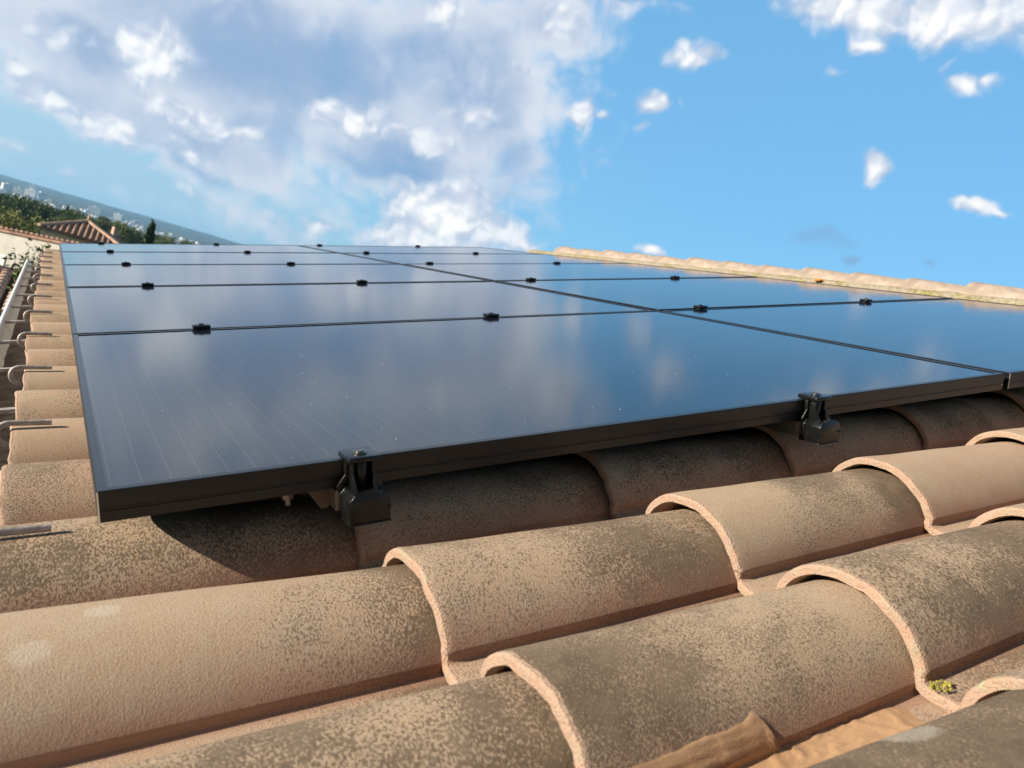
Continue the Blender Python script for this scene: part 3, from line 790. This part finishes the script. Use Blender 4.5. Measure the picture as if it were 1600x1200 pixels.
for i, v in enumerate(HV):
    b2 = MB(); b2.box((-.008, v+1.5+.010, -.012), (.13, v+1.5+.030, -.003)); b2.build('strap', M_HOOK, gut)
    o = None
    if hk is None:
        hk = empty('tile_hook')
        b3 = MB()
        pts = [(.058, 0, .0050), (.03, 0, .0058), (.002, 0, .0068)]
        for q_ in range(0, 190, 15):
            a = R_(90+q_); pts.append((-.002 + .0175*math.cos(a), 0, -.0110 + .0178*math.sin(a)))
        pts += [(.006, 0, -.034), (.016, 0, -.042)]
        b3.tube(pts, .0048, 12, flat=.62, up=(0, 1, 0))
        b3.build('bar', M_HOOK, hk, 45)
        o = hk
    else: o = dup(hk)
    rr = random.Random(i)
    o.location = RW(UE + .012, v - .018 + rr.uniform(-.006, .006), -.0618); o.rotation_euler = (Matrix.Rotation(-SLOPE, 3, 'Y') @ Matrix.Rotation(R_(2.4), 3, 'Y') @ Matrix.Rotation(rr.uniform(-.03, .03), 3, 'Z')).to_euler()
    nm = 'bent zinc tile hook outside the frame at the near eave' if i < 2 else (f'bent zinc hook on the eave edge, {ORD[i-2]} from the panel corner' if i > 2 else 'bent zinc hook lying on the eave tile beside the panel corner')
    tag(o, nm, 'tile hook', 'tile hooks along the eave')

# ------------------------------------------------------------------ ground, hills
def terr(r):
    pts = [(0, -4.4), (12, -4.6), (30, -6.4), (60, -9.5), (120, -11.5), (300, -14.5), (600, -15), (1000, -15.5), (1600, -12.5), (2200, -6), (2800, 4), (3400, 17), (4200, 40), (4900, 61), (5600, 50)]
    for (a, za), (b3, zb) in zip(pts, pts[1:]):
        if r <= b3: f = (r-a)/(b3-a); return za + (zb-za)*f
    return 50
def polar(name, radii, na, fn, mt):
    vs_ = [(0, 0, fn(0, 0))] if radii[0] == 0 else []
    rs = radii[1:] if radii[0] == 0 else radii
    for r in rs:
        for i in range(na): a = 2*math.pi*i/na; vs_.append((r*math.sin(a), r*math.cos(a), fn(r, a)))
    fs = []; o_ = 1 if radii[0] == 0 else 0
    if o_:
        for i in range(na): fs.append((0, 1+(i+1) % na, 1+i))
    for j in range(len(rs)-1):
        for i in range(na): fs.append((o_+j*na+i, o_+j*na+(i+1) % na, o_+(j+1)*na+(i+1) % na, o_+(j+1)*na+i))
    o = link(name, mesh(name, vs_, fs, [mt], True)); o['kind'] = 'structure'; return o
def land_mat(name, cols, sc1, sc2):
    mt, t, b = mat(name)
    oc = t.new('ShaderNodeTexCoord').outputs['Object']
    n1 = t.noise(oc, sc1, 6, .65); n2 = t.noise(oc, sc2, 5, .65)
    c = t.mix(t.step(n1, .38, .62), cols[0], cols[1]); c = t.mix(t.step(n2, .45, .62), c, cols[2])
    t.l.new(c, b.inputs['Base Color']); b.inputs['Roughness'].default_value = 1; b.inputs['Specular IOR Level'].default_value = .1
    return mt
def gz(r, a): return terr(r) + (mnoise.noise(Vector((r*.004*math.sin(a), r*.004*math.cos(a), 1)))*min(3.5, r*.01))
polar('ground', [0, 6, 12, 20, 30, 45, 60, 90, 120, 180, 240, 300, 400, 500, 600, 800, 1000, 1300, 1600, 1900, 2200, 2500, 2800], 160, gz,
      land_mat('scrub_land', ((.035, .055, .018), (.07, .085, .03), (.12, .10, .055)), .05, .012))
def hz(r, a):
    k_ = max(0, min(1, (r-2900)/1500))
    return terr(r) - .5 + k_*(13*mnoise.noise(Vector((math.sin(a)*3.1, math.cos(a)*3.1, 5))) + 3.0*mnoise.noise(Vector((math.sin(a)*60, math.cos(a)*60, r*.002))) + 1.3*mnoise.noise(Vector((math.sin(a)*260, math.cos(a)*260, r*.01))))
polar('hills', [2750, 2900, 3100, 3300, 3500, 3700, 3900, 4100, 4300, 4500, 4700, 4900, 5100, 5400, 5800], 900, hz,
      land_mat('hill_woods', ((.018, .04, .018), (.055, .085, .035), (.10, .105, .06)), .035, .006))

# ------------------------------------------------------------------ foliage
def leaf_mat(name, a, b3, c3):
    mt, t, b = mat(name)
    geo = t.new('ShaderNodeNewGeometry').outputs['Random Per Island']; rnd = t.new('ShaderNodeObjectInfo').outputs['Random']
    c = t.mix(geo, a, b3); c = t.mix(t.math('MULTIPLY', rnd, .55), c, c3)
    t.l.new(c, b.inputs['Base Color']); b.inputs['Roughness'].default_value = .75; b.inputs['Specular IOR Level'].default_value = .2
    return mt
M_LEAF = leaf_mat('oak_leaves', (.07, .105, .032), (.15, .18, .055), (.065, .105, .042))
M_OLIVE = leaf_mat('olive_leaves', (.14, .165, .05), (.24, .245, .085), (.16, .19, .065))
M_CYP = leaf_mat('cypress_leaves', (.022, .050, .016), (.050, .085, .022), (.03, .06, .02))
M_BARK = simple('bark', (.11, .085, .06), .95, 0, 20, .4)
def crown(seed, n_cl, n_leaf, size, shape='round', leaf=.05):
    """unit crown (radius about 1, base at z=0): leaf clumps scattered in a lumpy volume"""
    r = random.Random(seed); vs_ = []; fs = []
    def leafq(c, s_):
        a = Vector((r.gauss(0, 1), r.gauss(0, 1), r.gauss(0, 1))).normalized(); b3 = a.orthogonal().normalized()
        b3 = (b3*math.cos(r.uniform(0, 6.28)) + a.cross(b3)*math.sin(r.uniform(0, 6.28))).normalized(); d = a.cross(b3)
        k_ = len(vs_); vs_.extend([c - b3*s_, c + d*s_*.5, c + b3*s_, c - d*s_*.5]); fs.append((k_, k_+1, k_+2, k_+3))
    for i in range(n_cl):
        if shape == 'round':
            d = Vector((r.gauss(0, 1), r.gauss(0, 1), r.gauss(0, .8))).normalized(); rad = r.uniform(.45, .95)
            c = Vector((d.x*rad, d.y*rad, .62 + d.z*rad*.62)); cr = r.uniform(.16, .32)
        elif shape == 'cone':
            h = r.random()**1.25; w0 = .165*(1-h)**.75*(1 if h > .1 else .6+4*h)
            a = r.uniform(0, 6.28); rad = w0*math.sqrt(r.uniform(.3, 1)); c = Vector((rad*math.cos(a), rad*math.sin(a), h)); cr = .05
        for _ in range(n_leaf):
            e = Vector((r.gauss(0, 1), r.gauss(0, 1), r.gauss(0, 1))).normalized()*cr*(r.random()**.4)
            if shape == 'cone': e.z *= 1.9
            leafq(c+e, leaf*r.uniform(.6, 1.3))
    return vs_, fs
def crown_mesh(mt, *a, **k): v, f = crown(*a, **k); return mesh('crown', v, f, [mt])
CR_NEAR = [crown_mesh(M_OLIVE, 11, 95, 75, 1, leaf=.04), crown_mesh(M_LEAF, 12, 80, 55, 1, leaf=.055)]
CR_FAR = [crown_mesh(M_LEAF, 20+i, 42, 34, 1, leaf=.085) for i in range(4)] + [crown_mesh(M_OLIVE, 30, 42, 34, 1, leaf=.085)]
CR_CYP = crown_mesh(M_CYP, 40, 150, 34, 1, shape='cone', leaf=.028)
def trunk_mesh(h=.6, r=.06, limbs=5, seed=1):
    b2 = MB(); rr = random.Random(seed)
    b2.tube([(0, 0, -.02), (.01, 0, .1), (.02, .01, h*.5), (0, .02, h)], [r*1.3, r, r*.8, r*.45], 8)
    for i in range(limbs):
        a = 6.28*i/limbs + rr.uniform(-.4, .4); z = h*rr.uniform(.55, .8)
        b2.tube([(0, 0, z), (.2*math.cos(a), .2*math.sin(a), z+.07), (.45*math.cos(a), .45*math.sin(a), z+.12)], [r*.5, r*.32, r*.12], 6)
    return mesh('trunk', b2.v, b2.f, [M_BARK], True)
TRK = trunk_mesh(); TRKC = trunk_mesh(.5, .02, 0)
def tree(name, x, y, dist, width_px, crown_me, trunk_me, label, cat='tree', group=None, aspect=1.0, parts=True):
    """crown centred on the sight line (x, y), width in photo pixels at that distance"""
    c = at(x, y, dist); s_ = width_px/2/F_PX*dist
    z0 = c.z - .62*s_*aspect
    if parts:
        zg = min(gz(math.hypot(c.x, c.y), math.atan2(c.x, c.y)) - .2, z0 - .3*s_)
        o = empty(name, (c.x, c.y, zg)); o.rotation_euler = (0, 0, rng.uniform(0, 6.28)); o.scale = (s_, s_, s_*aspect)
        dep = (z0-zg)/(s_*aspect)
        link('crown', crown_me, o).location = (0, 0, dep)
        tk = link('trunk', trunk_me, o); tk.scale = (1, 1, (dep+.75)/.6)
    else:
        o = link(name, crown_me); o.location = (c.x, c.y, z0); o.rotation_euler = (0, 0, rng.uniform(0, 6.28)); o.scale = (s_, s_, s_*aspect)
    return tag(o, label, cat, group)
tree('olive_tree', 20, 366, 64, 108, CR_NEAR[0], TRK, 'big rounded yellow green tree behind the cream wall at the left edge', aspect=.95)
tree('olive_tree', 92, 362, 60, 30, CR_NEAR[0], TRK, 'small yellowish tree peeping out left of the pyramid roof', aspect=1.2)
def cypress(x, ytop, ybot, dist, label):
    top, bot = at(x, ytop, dist), at(x, ybot, dist); h = (top-bot).length
    zg = min(gz(math.hypot(bot.x, bot.y), math.atan2(bot.x, bot.y)) - .2, top.z-h); h = top.z - zg
    o = empty('cypress_tree', (bot.x, bot.y, zg)); o.scale = (h*.52, h*.52, h)
    link('crown', CR_CYP, o); link('trunk', TRKC, o); return tag(o, label, 'tree')
cypress(226, 355, 400, 70, 'dark green pointed cypress standing above the far edge of the panels')
cypress(101, 325, 345, 220, 'small distant cypress among the round trees left of the pyramid roof')
BELT = 'trees in the green belt below the town'
lab_b = 'round dark green tree in the wooded belt between the tiled roofs and the far town'
spec = [(10, 322, 150, 60), (60, 325, 165, 62), (32, 318, 210, 50), (75, 330, 190, 40), (120, 338, 170, 44), (95, 345, 150, 40), (150, 345, 160, 40), (135, 350, 140, 40), (172, 352, 170, 38), (198, 362, 150, 44),
        (215, 368, 180, 36), (245, 374, 170, 40), (262, 380, 160, 36), (285, 384, 200, 34), (187, 346, 230, 30), (208, 356, 260, 28), (160, 340, 260, 28), (112, 330, 260, 30),
        (238, 364, 300, 26), (262, 368, 320, 26), (292, 376, 300, 26), (310, 382, 300, 24), (330, 388, 340, 24), (0, 310, 260, 36), (20, 312, 330, 30), (48, 314, 330, 28), (350, 392, 340, 24), (-30, 312, 200, 60), (-60, 320, 150, 70)]
for i, (x, y, d, wpx) in enumerate(spec):
    tree('broadleaf_tree', x, y+7, d, wpx*.95, CR_FAR[i % 5] if d > 180 else (CR_NEAR[1] if i % 3 else CR_FAR[i % 4]), TRK, lab_b, group=BELT, aspect=rng.uniform(.75, 1.05))
for i in range(70):
    x = rng.uniform(-40, 380); t_ = rng.random()
    base = 300 + (x*.285)
    y = base + 15 + 9*t_ + rng.uniform(-1, 2); d = 900 - 520*t_ + rng.uniform(-60, 60)
    tree('broadleaf_tree', x, y, d, rng.uniform(9, 17)*(1+.5*t_), CR_FAR[i % 5], TRK, 'tiny hazy tree at the far edge of the wooded belt below the white town', group='far trees below the town', aspect=rng.uniform(.7, 1.))

# ------------------------------------------------------------------ the far town
M_TOWN = simple('pale_facade', (.93, .91, .87), .9, 0, .06, .08)
M_TWIN = simple('far_window', (.14, .16, .19), .4)
M_TROOF = simple('far_roof', (.45, .30, .22), .9)
def town_building(x, y, w_px, h_px, label, group, floors=0, seed=0, pitched=False):
    """(x, y) = foot of the building in the photo's town, on the far slope"""
    d = sight(x, y); el = math.asin(d.z)
    # walk out along the sight line until it meets the slope
    r = 1500
    while r < 4800 and CAM.z + r*math.tan(el) > terr(r): r += 10
    hd = Vector((d.x, d.y, 0)).normalized(); loc = Vector((CAM.x, CAM.y, 0)) + hd*r
    mpp = r/F_PX/1.04; w_, h_ = w_px*mpp, h_px*mpp; dp = w_*.6
    rr = random.Random(seed)
    b2 = MB(); b2.box((-w_/2, -dp/2, -6), (w_/2, dp/2, h_))
    if pitched: b2.prism([(-w_/2-.4, h_), (w_/2+.4, h_), (0, h_+w_*.18)], -dp/2-.4, dp/2+.4, 2)
    else: b2.box((-w_*.15, -dp*.2, h_), (w_*.12, dp*.2, h_+2.2))
    if floors:
        for f_ in range(floors):
            z0 = h_*(f_+.35)/floors
            b2.box((-w_/2+1, -dp/2-.15, z0), (w_/2-1, -dp/2, z0+h_/floors*.36), 1)
    o = b2.build('town_building', [M_TOWN, M_TWIN, M_TROOF]); o.location = (loc.x, loc.y, terr(r))
    o.rotation_euler = (0, 0, -math.atan2(hd.x, hd.y) + rr.uniform(-.5, .5))
    return tag(o, label, 'building', group)
T1 = 'prominent blocks of the far town'
town_building(47, 308, 13, 10, 'tall pale apartment slab in the far town, left one of two twins', T1, 6, 1)
town_building(62, 311, 11, 9, 'second pale apartment slab at the far left of the town', T1, 6, 2)
town_building(28, 303, 10, 8, 'pale block at the extreme left of the far town', T1, 5, 3)
town_building(49, 299, 7, 8, 'narrow pale tower high on the hazy slope at the left', T1, 6, 4)
town_building(10, 298, 12, 9, 'grey white apartment block at the left edge of the far town', T1, 5, 6)
town_building(146, 333, 14, 9, 'wide white slab block in the middle of the far town above the pyramid roof', T1, 5, 7)
town_building(183, 344, 10, 9, 'tall pinkish apartment block right of the wide white slab in the far town', T1, 6, 8)
town_building(214, 353, 8, 7, 'cream block of the far town near the cypress', T1, 4, 9)
town_building(204, 352, 14, 5, 'long low white building of the far town near the cypress', T1, 3, 10)
town_building(286, 360, 2.2, 6, 'thin white tower on the hazy hillside to the right', T1, 0, 11)
TB_ = 'small buildings of the far town'
for i in range(170):
    x = rng.uniform(-15, 345); t_ = rng.gauss(0, 1)
    y = 297.5 + x*.284 + t_*3.4 + (1.5 if x > 230 else 0)
    if rng.random() < .14: y -= rng.uniform(2, 6)
    w_px = rng.uniform(2.5, 6.5)
    town_building(x, y, w_px, rng.uniform(1.6, 3.6), 'tiny pale house among the many of the hazy far town on the slope', TB_, 0, 100+i, rng.random() < .4)

# ------------------------------------------------------------------ neighbouring houses
M_NTILE = simple('neighbour_tiles', (.30, .18, .125), .9, 0, 2.2, .35, .01, 30)
M_NPALE = simple('pale_ridge_tiles', (.52, .34, .24), .9, 0, 3, .25)
M_NWALL = simple('beige_render', (.80, .62, .42), .95, 0, 1.2, .12, .004, 30)
M_SHUT = simple('grey_shutter', (.42, .42, .45), .6)
M_TRIM = simple('white_trim', (.75, .73, .68), .8)
def half_tube(b2, a, b3, r, up, n=6, mi=0):
    a, b3, up = Vector(a), Vector(b3), Vector(up).normalized(); d = (b3-a).normalized(); s_ = d.cross(up).normalized(); up = s_.cross(d)
    vs_ = []
    for p in (a, b3):
        for i in range(n+1):
            q_ = math.pi*i/n; vs_.append(p + s_*(r*math.cos(q_)) + up*(r*math.sin(q_)))
    b2.add(vs_, [(i, i+1, n+2+i, n+1+i) for i in range(n)] + [tuple(range(n+1)), tuple(range(n+1, 2*n+2))], mi)
# the long cream wall with a tiled edge
E0, E1 = at(-60, 343.5, 37.5), at(152, 387.5, 33.0)
ed = (E1-E0); elen = ed.length; ed.normalize(); bk = Vector((-ed.y, ed.x, 0)).normalized()
if bk.dot(E0-CAM) < 0: bk = -bk
hA = tag(empty('neighbour_house', (E0.x, E0.y, -7)), 'cream walled house at the left edge whose tiled roof edge slants behind the shrub', 'house')
o0 = Vector((E0.x, E0.y, -7))
b2 = MB(); w0 = E0 + bk*.12 - Vector((0, 0, .16)); w1 = E1 + bk*.12 - Vector((0, 0, .16)); wd = bk*5.5
pts = [w0, w1, w1+wd, w0+wd]
b2.add([Vector((p.x, p.y, -9))-o0 for p in pts] + [p - o0 - (Vector((0, 0, 1.7)) if i > 1 else Vector()) for i, p in enumerate(pts)], [(0, 1, 5, 4), (1, 2, 6, 5), (2, 3, 7, 6), (3, 0, 4, 7), (4, 5, 6, 7)])
b2.build('wall', M_WALL, hA)
b2 = MB(); sl_ = (bk*6 - Vector((0, 0, 1.8)))
n_t = int(elen/.235)
for i in range(n_t+1):
    p = E0 + ed*(i*.235)
    half_tube(b2, p - o0, p + sl_ - o0, .088, (0, 0, 1), 6, 0)
p4 = [E0+bk*.03-Vector((0, 0, .03)), E1+bk*.03-Vector((0, 0, .03))]
p4 = p4 + [p4[1]+sl_, p4[0]+sl_]; lo = [p-Vector((0, 0, .1)) for p in p4]
b2.add([p-o0 for p in p4+lo], [(0, 1, 2, 3), (4, 7, 6, 5), (0, 4, 5, 1), (1, 5, 6, 2), (2, 6, 7, 3), (3, 7, 4, 0)])
b2.build('roof', M_NTILE, hA)
# window at the left edge of the photo
def wall_pt(x, y):
    d = sight(x, y); nrm = -bk; q_ = w0; t_ = (q_-CAM).dot(nrm)/d.dot(nrm); return CAM + d*t_
pw = wall_pt(-4, 408); zt = pw.z; 
wn_ = empty('window', (0, 0, 0)); wn_.parent = hA
wx = (wall_pt(3, 420)-w0).dot(ed); wz = wall_pt(2, 404).z
def wbox(b2, a0, a1, z0, z1, d0, d1, mi=0):
    vs_ = []
    for dd in (d0, d1):
        for a, z in ((a0, z0), (a1, z0), (a1, z1), (a0, z1)): p = w0 + ed*a - bk*dd; vs_.append(Vector((p.x, p.y, z)) - o0)
    b2.add(vs_, [(0, 1, 2, 3), (7, 6, 5, 4), (0, 4, 5, 1), (1, 5, 6, 2), (2, 6, 7, 3), (3, 7, 4, 0)], mi)
b2 = MB(); wbox(b2, wx-1.3, wx, wz-1.6, wz, -.02, .02); b2.build('shutter', M_SHUT, wn_)
b2 = MB(); wbox(b2, wx, wx+.16, wz-1.75, wz+.16, -.02, .04); wbox(b2, wx-1.5, wx, wz, wz+.16, -.02, .04); b2.build('window_frame', M_TRIM, wn_)

# pyramid roofed house
hB_apex = at(137, 347.5, 55)
zb = at(61, 352.5, 55).z
Lc = at_z(61, 352.8, zb); Rc0 = at_z(141, 376.4, zb)
eB = Vector((1., -.09, 0)).normalized()
bB = Vector((-eB.y, eB.x, 0)); bB = bB if bB.dot(Lc-CAM) > 0 else -bB
da = sight(137, 347.5); lo_, hi_ = .5, 12.
for _ in range(50):                    # half width that puts the apex on its sight line
    half = (lo_+hi_)/2; cB = Lc + eB*half + bB*half
    if math.atan2(cB.x-CAM.x, cB.y-CAM.y) < math.atan2(da.x, da.y): lo_ = half
    else: hi_ = half
apex = Vector((cB.x, cB.y, CAM.z + math.hypot(cB.x-CAM.x, cB.y-CAM.y)*da.z/math.hypot(da.x, da.y)))
oB = Vector((cB.x, cB.y, -9))
hB = tag(empty('neighbour_house', oB), 'beige house with a terracotta pyramid roof and small finial beyond the panels', 'house')
cs_ = [cB + eB*half*sx + bB*half*sy for sx, sy in ((-1, -1), (1, -1), (1, 1), (-1, 1))]
b2 = MB()
inn = [cB + (p-cB)*.93 for p in cs_]
b2.add([Vector((p.x, p.y, -10))-oB for p in inn]+[Vector((p.x, p.y, zb-.05))-oB for p in inn], [(0, 1, 5, 4), (1, 2, 6, 5), (2, 3, 7, 6), (3, 0, 4, 7), (4, 5, 6, 7)])
b2.build('wall', M_NWALL, hB)
b2 = MB()
low = [p-Vector((0, 0, .14)) for p in cs_]
b2.add([p-oB for p in cs_]+[apex-oB]+[p-oB for p in low], [(0, 1, 4), (1, 2, 4), (2, 3, 4), (3, 0, 4), (0, 5, 6, 1), (1, 6, 7, 2), (2, 7, 8, 3), (3, 8, 5, 0), (8, 7, 6, 5)])
for s_ in range(4):
    A_, B_ = cs_[s_], cs_[(s_+1) % 4]; ln = (B_-A_).length; n_t = int(ln/.34)
    mid_ = (A_+B_)/2; upd = (apex-mid_); nrm = (B_-A_).cross(upd).normalized(); nrm = nrm if nrm.z > 0 else -nrm
    for i in range(n_t+1):
        f = (i+.5)/(n_t+1); p = A_.lerp(B_, f); k_ = 1-abs(2*f-1)
        e = p + upd*k_*.985
        if (e-p).length > .3: half_tube(b2, p - (upd.normalized()*.04) - oB, e - oB, .11, nrm, 6)
rf = b2.build('roof', M_NTILE, hB)
b2 = MB()
for p in cs_: half_tube(b2, p - oB + Vector((0, 0, .03)), apex - oB + Vector((0, 0, .05)), .14, (0, 0, 1), 8)
b2.build('hip_tiles', M_NPALE, rf)
b2 = MB(); b2.tube([apex-oB, apex-oB+Vector((0, 0, .16)), apex-oB+Vector((0, 0, .2)), apex-oB+Vector((0, 0, .5)), apex-oB+Vector((0, 0, .62))], [.13, .11, .05, .045, .01], 8); b2.build('finial', M_NPALE, rf, True)

def gable(x, y, dist, w_px, h_px, label, rot=0.4):
    c = at(x, y, dist); mpp = dist/F_PX; w_ = w_px*mpp; h_ = h_px*mpp; g = empty('neighbour_house', (c.x, c.y, c.z-4)); g.rotation_euler = (0, 0, rot)
    b2 = MB(); b2.box((-w_/2, -w_*.35, -3), (w_/2, w_*.35, 4-h_)); b2.build('wall', M_NWALL, g)
    b2 = MB(); b2.prism([(-w_*.4, 4-h_), (w_*.4, 4-h_), (0, 4)], -w_*.55, w_*.55, axis=0); rf = b2.build('roof', M_NTILE, g)
    b2 = MB(); b2.box((w_*.1, -.25, 3.2), (w_*.1+.4, .25, 4.7)); b2.build('chimney', M_NPALE, rf)
    return tag(g, label, 'house')
gable(172, 364, 90, 26, 8, 'low pink roofed house with a chimney just behind the pyramid roof')

# lower annex roof under the gutter at the left
def annex():
    ZA = -1.25
    a0 = at_z(31, 441, ZA); a1 = at_z(2, 512, ZA-.35)
    o_ = tag(empty('annex_roof', (a0.x, a0.y, -4)), 'low tiled annex roof below the gutter at the left edge', 'roof')
    oo = Vector((a0.x, a0.y, -4))
    dn = (a1-a0); ln = dn.length; dn.normalize(); sd = Vector((dn.y, -dn.x, 0)).normalized()
    if sd.dot(_rt) > 0: sd = -sd
    b2 = MB()
    for c_ in range(-3, 7):
        for r_ in range(-2, 9):
            p = a0 + sd*(c_*.235) + dn*(r_*.30) + Vector((0, 0, .02*r_*.0))
            half_tube(b2, p-oo, p + dn*.36 + Vector((0, 0, .028)) - oo, .092, (0, 0, 1), 8)
    b2.build('barrel_tiles', M_NPALE, o_, 40)
    b2 = MB(); c0 = a0 - sd*1.0 - dn*.8; c1 = a0 + sd*1.7 - dn*.8; c2 = c1 + dn*3.6; c3 = c0 + dn*3.6
    q_ = [p - Vector((0, 0, .02)) - oo for p in (c0, c1, c2, c3)]
    b2.add(q_ + [p - Vector((0, 0, .12)) for p in q_], [(0, 1, 2, 3), (7, 6, 5, 4), (0, 4, 5, 1), (1, 5, 6, 2), (2, 6, 7, 3), (3, 7, 4, 0)]); b2.build('roof_base', M_DECK, o_)
    b2 = MB(); q3 = [c0 + sd*.1 + dn*.1, c1 - sd*.1 + dn*.1, c2 - sd*.1 - dn*.1, c3 + sd*.1 - dn*.1]
    b2.add([Vector((p.x, p.y, p.z-.1))-oo for p in q3] + [Vector((p.x, p.y, -5))-oo for p in q3], [(0, 1, 5, 4), (1, 2, 6, 5), (2, 3, 7, 6), (3, 0, 4, 7)]); b2.build('wall', M_WALL, o_)
    # plain ridge slab behind it
    b2 = MB()
    r0 = a0 - dn*.42 - sd*.6 + Vector((0, 0, .02)); r1 = a0 - dn*.42 + sd*1.8 + Vector((0, 0, .02))
    half_tube(b2, r0-oo, r1-oo, .12, (0, 0, 1), 8); b2.build('ridge_cap', M_NPALE, o_, True)
annex()

# leafy shrub behind the end of the gutter
def shrub():
    c = at(45, 408, 13); o = empty('shrub', (c.x, c.y, -4.7)); r = random.Random(5); up0 = c.z-1.3+4.7
    b2 = MB(); b2.tube([(0, 0, 0), (.06, .03, up0*.5), (.02, .02, up0+.1)], [.05, .04, .022], 8); vs_ = []; fs = []
    tips = [(22, 392), (30, 412), (45, 398), (56, 388), (68, 385), (74, 392), (38, 424), (28, 430), (52, 412), (44, 434), (62, 400), (48, 384), (80, 386)]
    for (x, y) in tips:
        t_ = at(x+r.uniform(-2, 2), y, 13 + r.uniform(-.25, .25)) - o.location; s0 = Vector((.02, .02, up0)); mid_ = s0.lerp(t_, .6) + Vector((r.uniform(-.1, .1), r.uniform(-.1, .1), -.05))
        path = [s0, mid_, t_]; b2.tube(path, [.012, .008, .003], 5)
        for f in np.linspace(.62, 1.0, 34):
            p = mid_.lerp(t_, (f-.6)/.4) + Vector((r.gauss(0, .055), r.gauss(0, .055), r.gauss(0, .05)))
            a = Vector((r.gauss(0, 1), r.gauss(0, 1), r.gauss(.3, .6))).normalized(); bb = a.orthogonal().normalized()
            bb = bb*math.cos(f*37) + a.cross(bb)*math.sin(f*37); s_ = r.uniform(.03, .055)
            k_ = len(vs_); vs_.extend([p, p+a*s_+bb*s_*.42, p+a*s_*2, p+a*s_-bb*s_*.42]); fs.append((k_, k_+1, k_+2, k_+3))
    b2.build('stems', M_BARK, o, True); link('leaves', mesh('leaves', vs_, fs, [M_LEAF2]), o)
    return tag(o, 'leafy green shrub in front of the cream wall at the end of the gutter', 'shrub')
M_LEAF2 = leaf_mat('shrub_leaves', (.06, .085, .022), (.13, .15, .045), (.09, .11, .03))
shrub()

# ------------------------------------------------------------------ haze
HZ = 1.65e-4
hb = MB(); hb.box((-5900, -5900, -40), (5900, 5900, 92))
hm = bpy.data.materials.new('air'); hm.use_nodes = True; hm.node_tree.nodes.clear()
t = NT(hm.node_tree); ho = t.new('ShaderNodeOutputMaterial'); pv = t.new('ShaderNodeVolumePrincipled')
pv.inputs['Color'].default_value = (.36, .68, 1, 1); pv.inputs['Density'].default_value = HZ; pv.inputs['Anisotropy'].default_value = .2
t.l.new(pv.outputs[0], ho.inputs['Volume'])
hz_o = hb.build('haze', hm); hz_o['kind'] = 'stuff'; hz_o['label'] = 'thin bluish haze over the valley'; hz_o['category'] = 'haze'
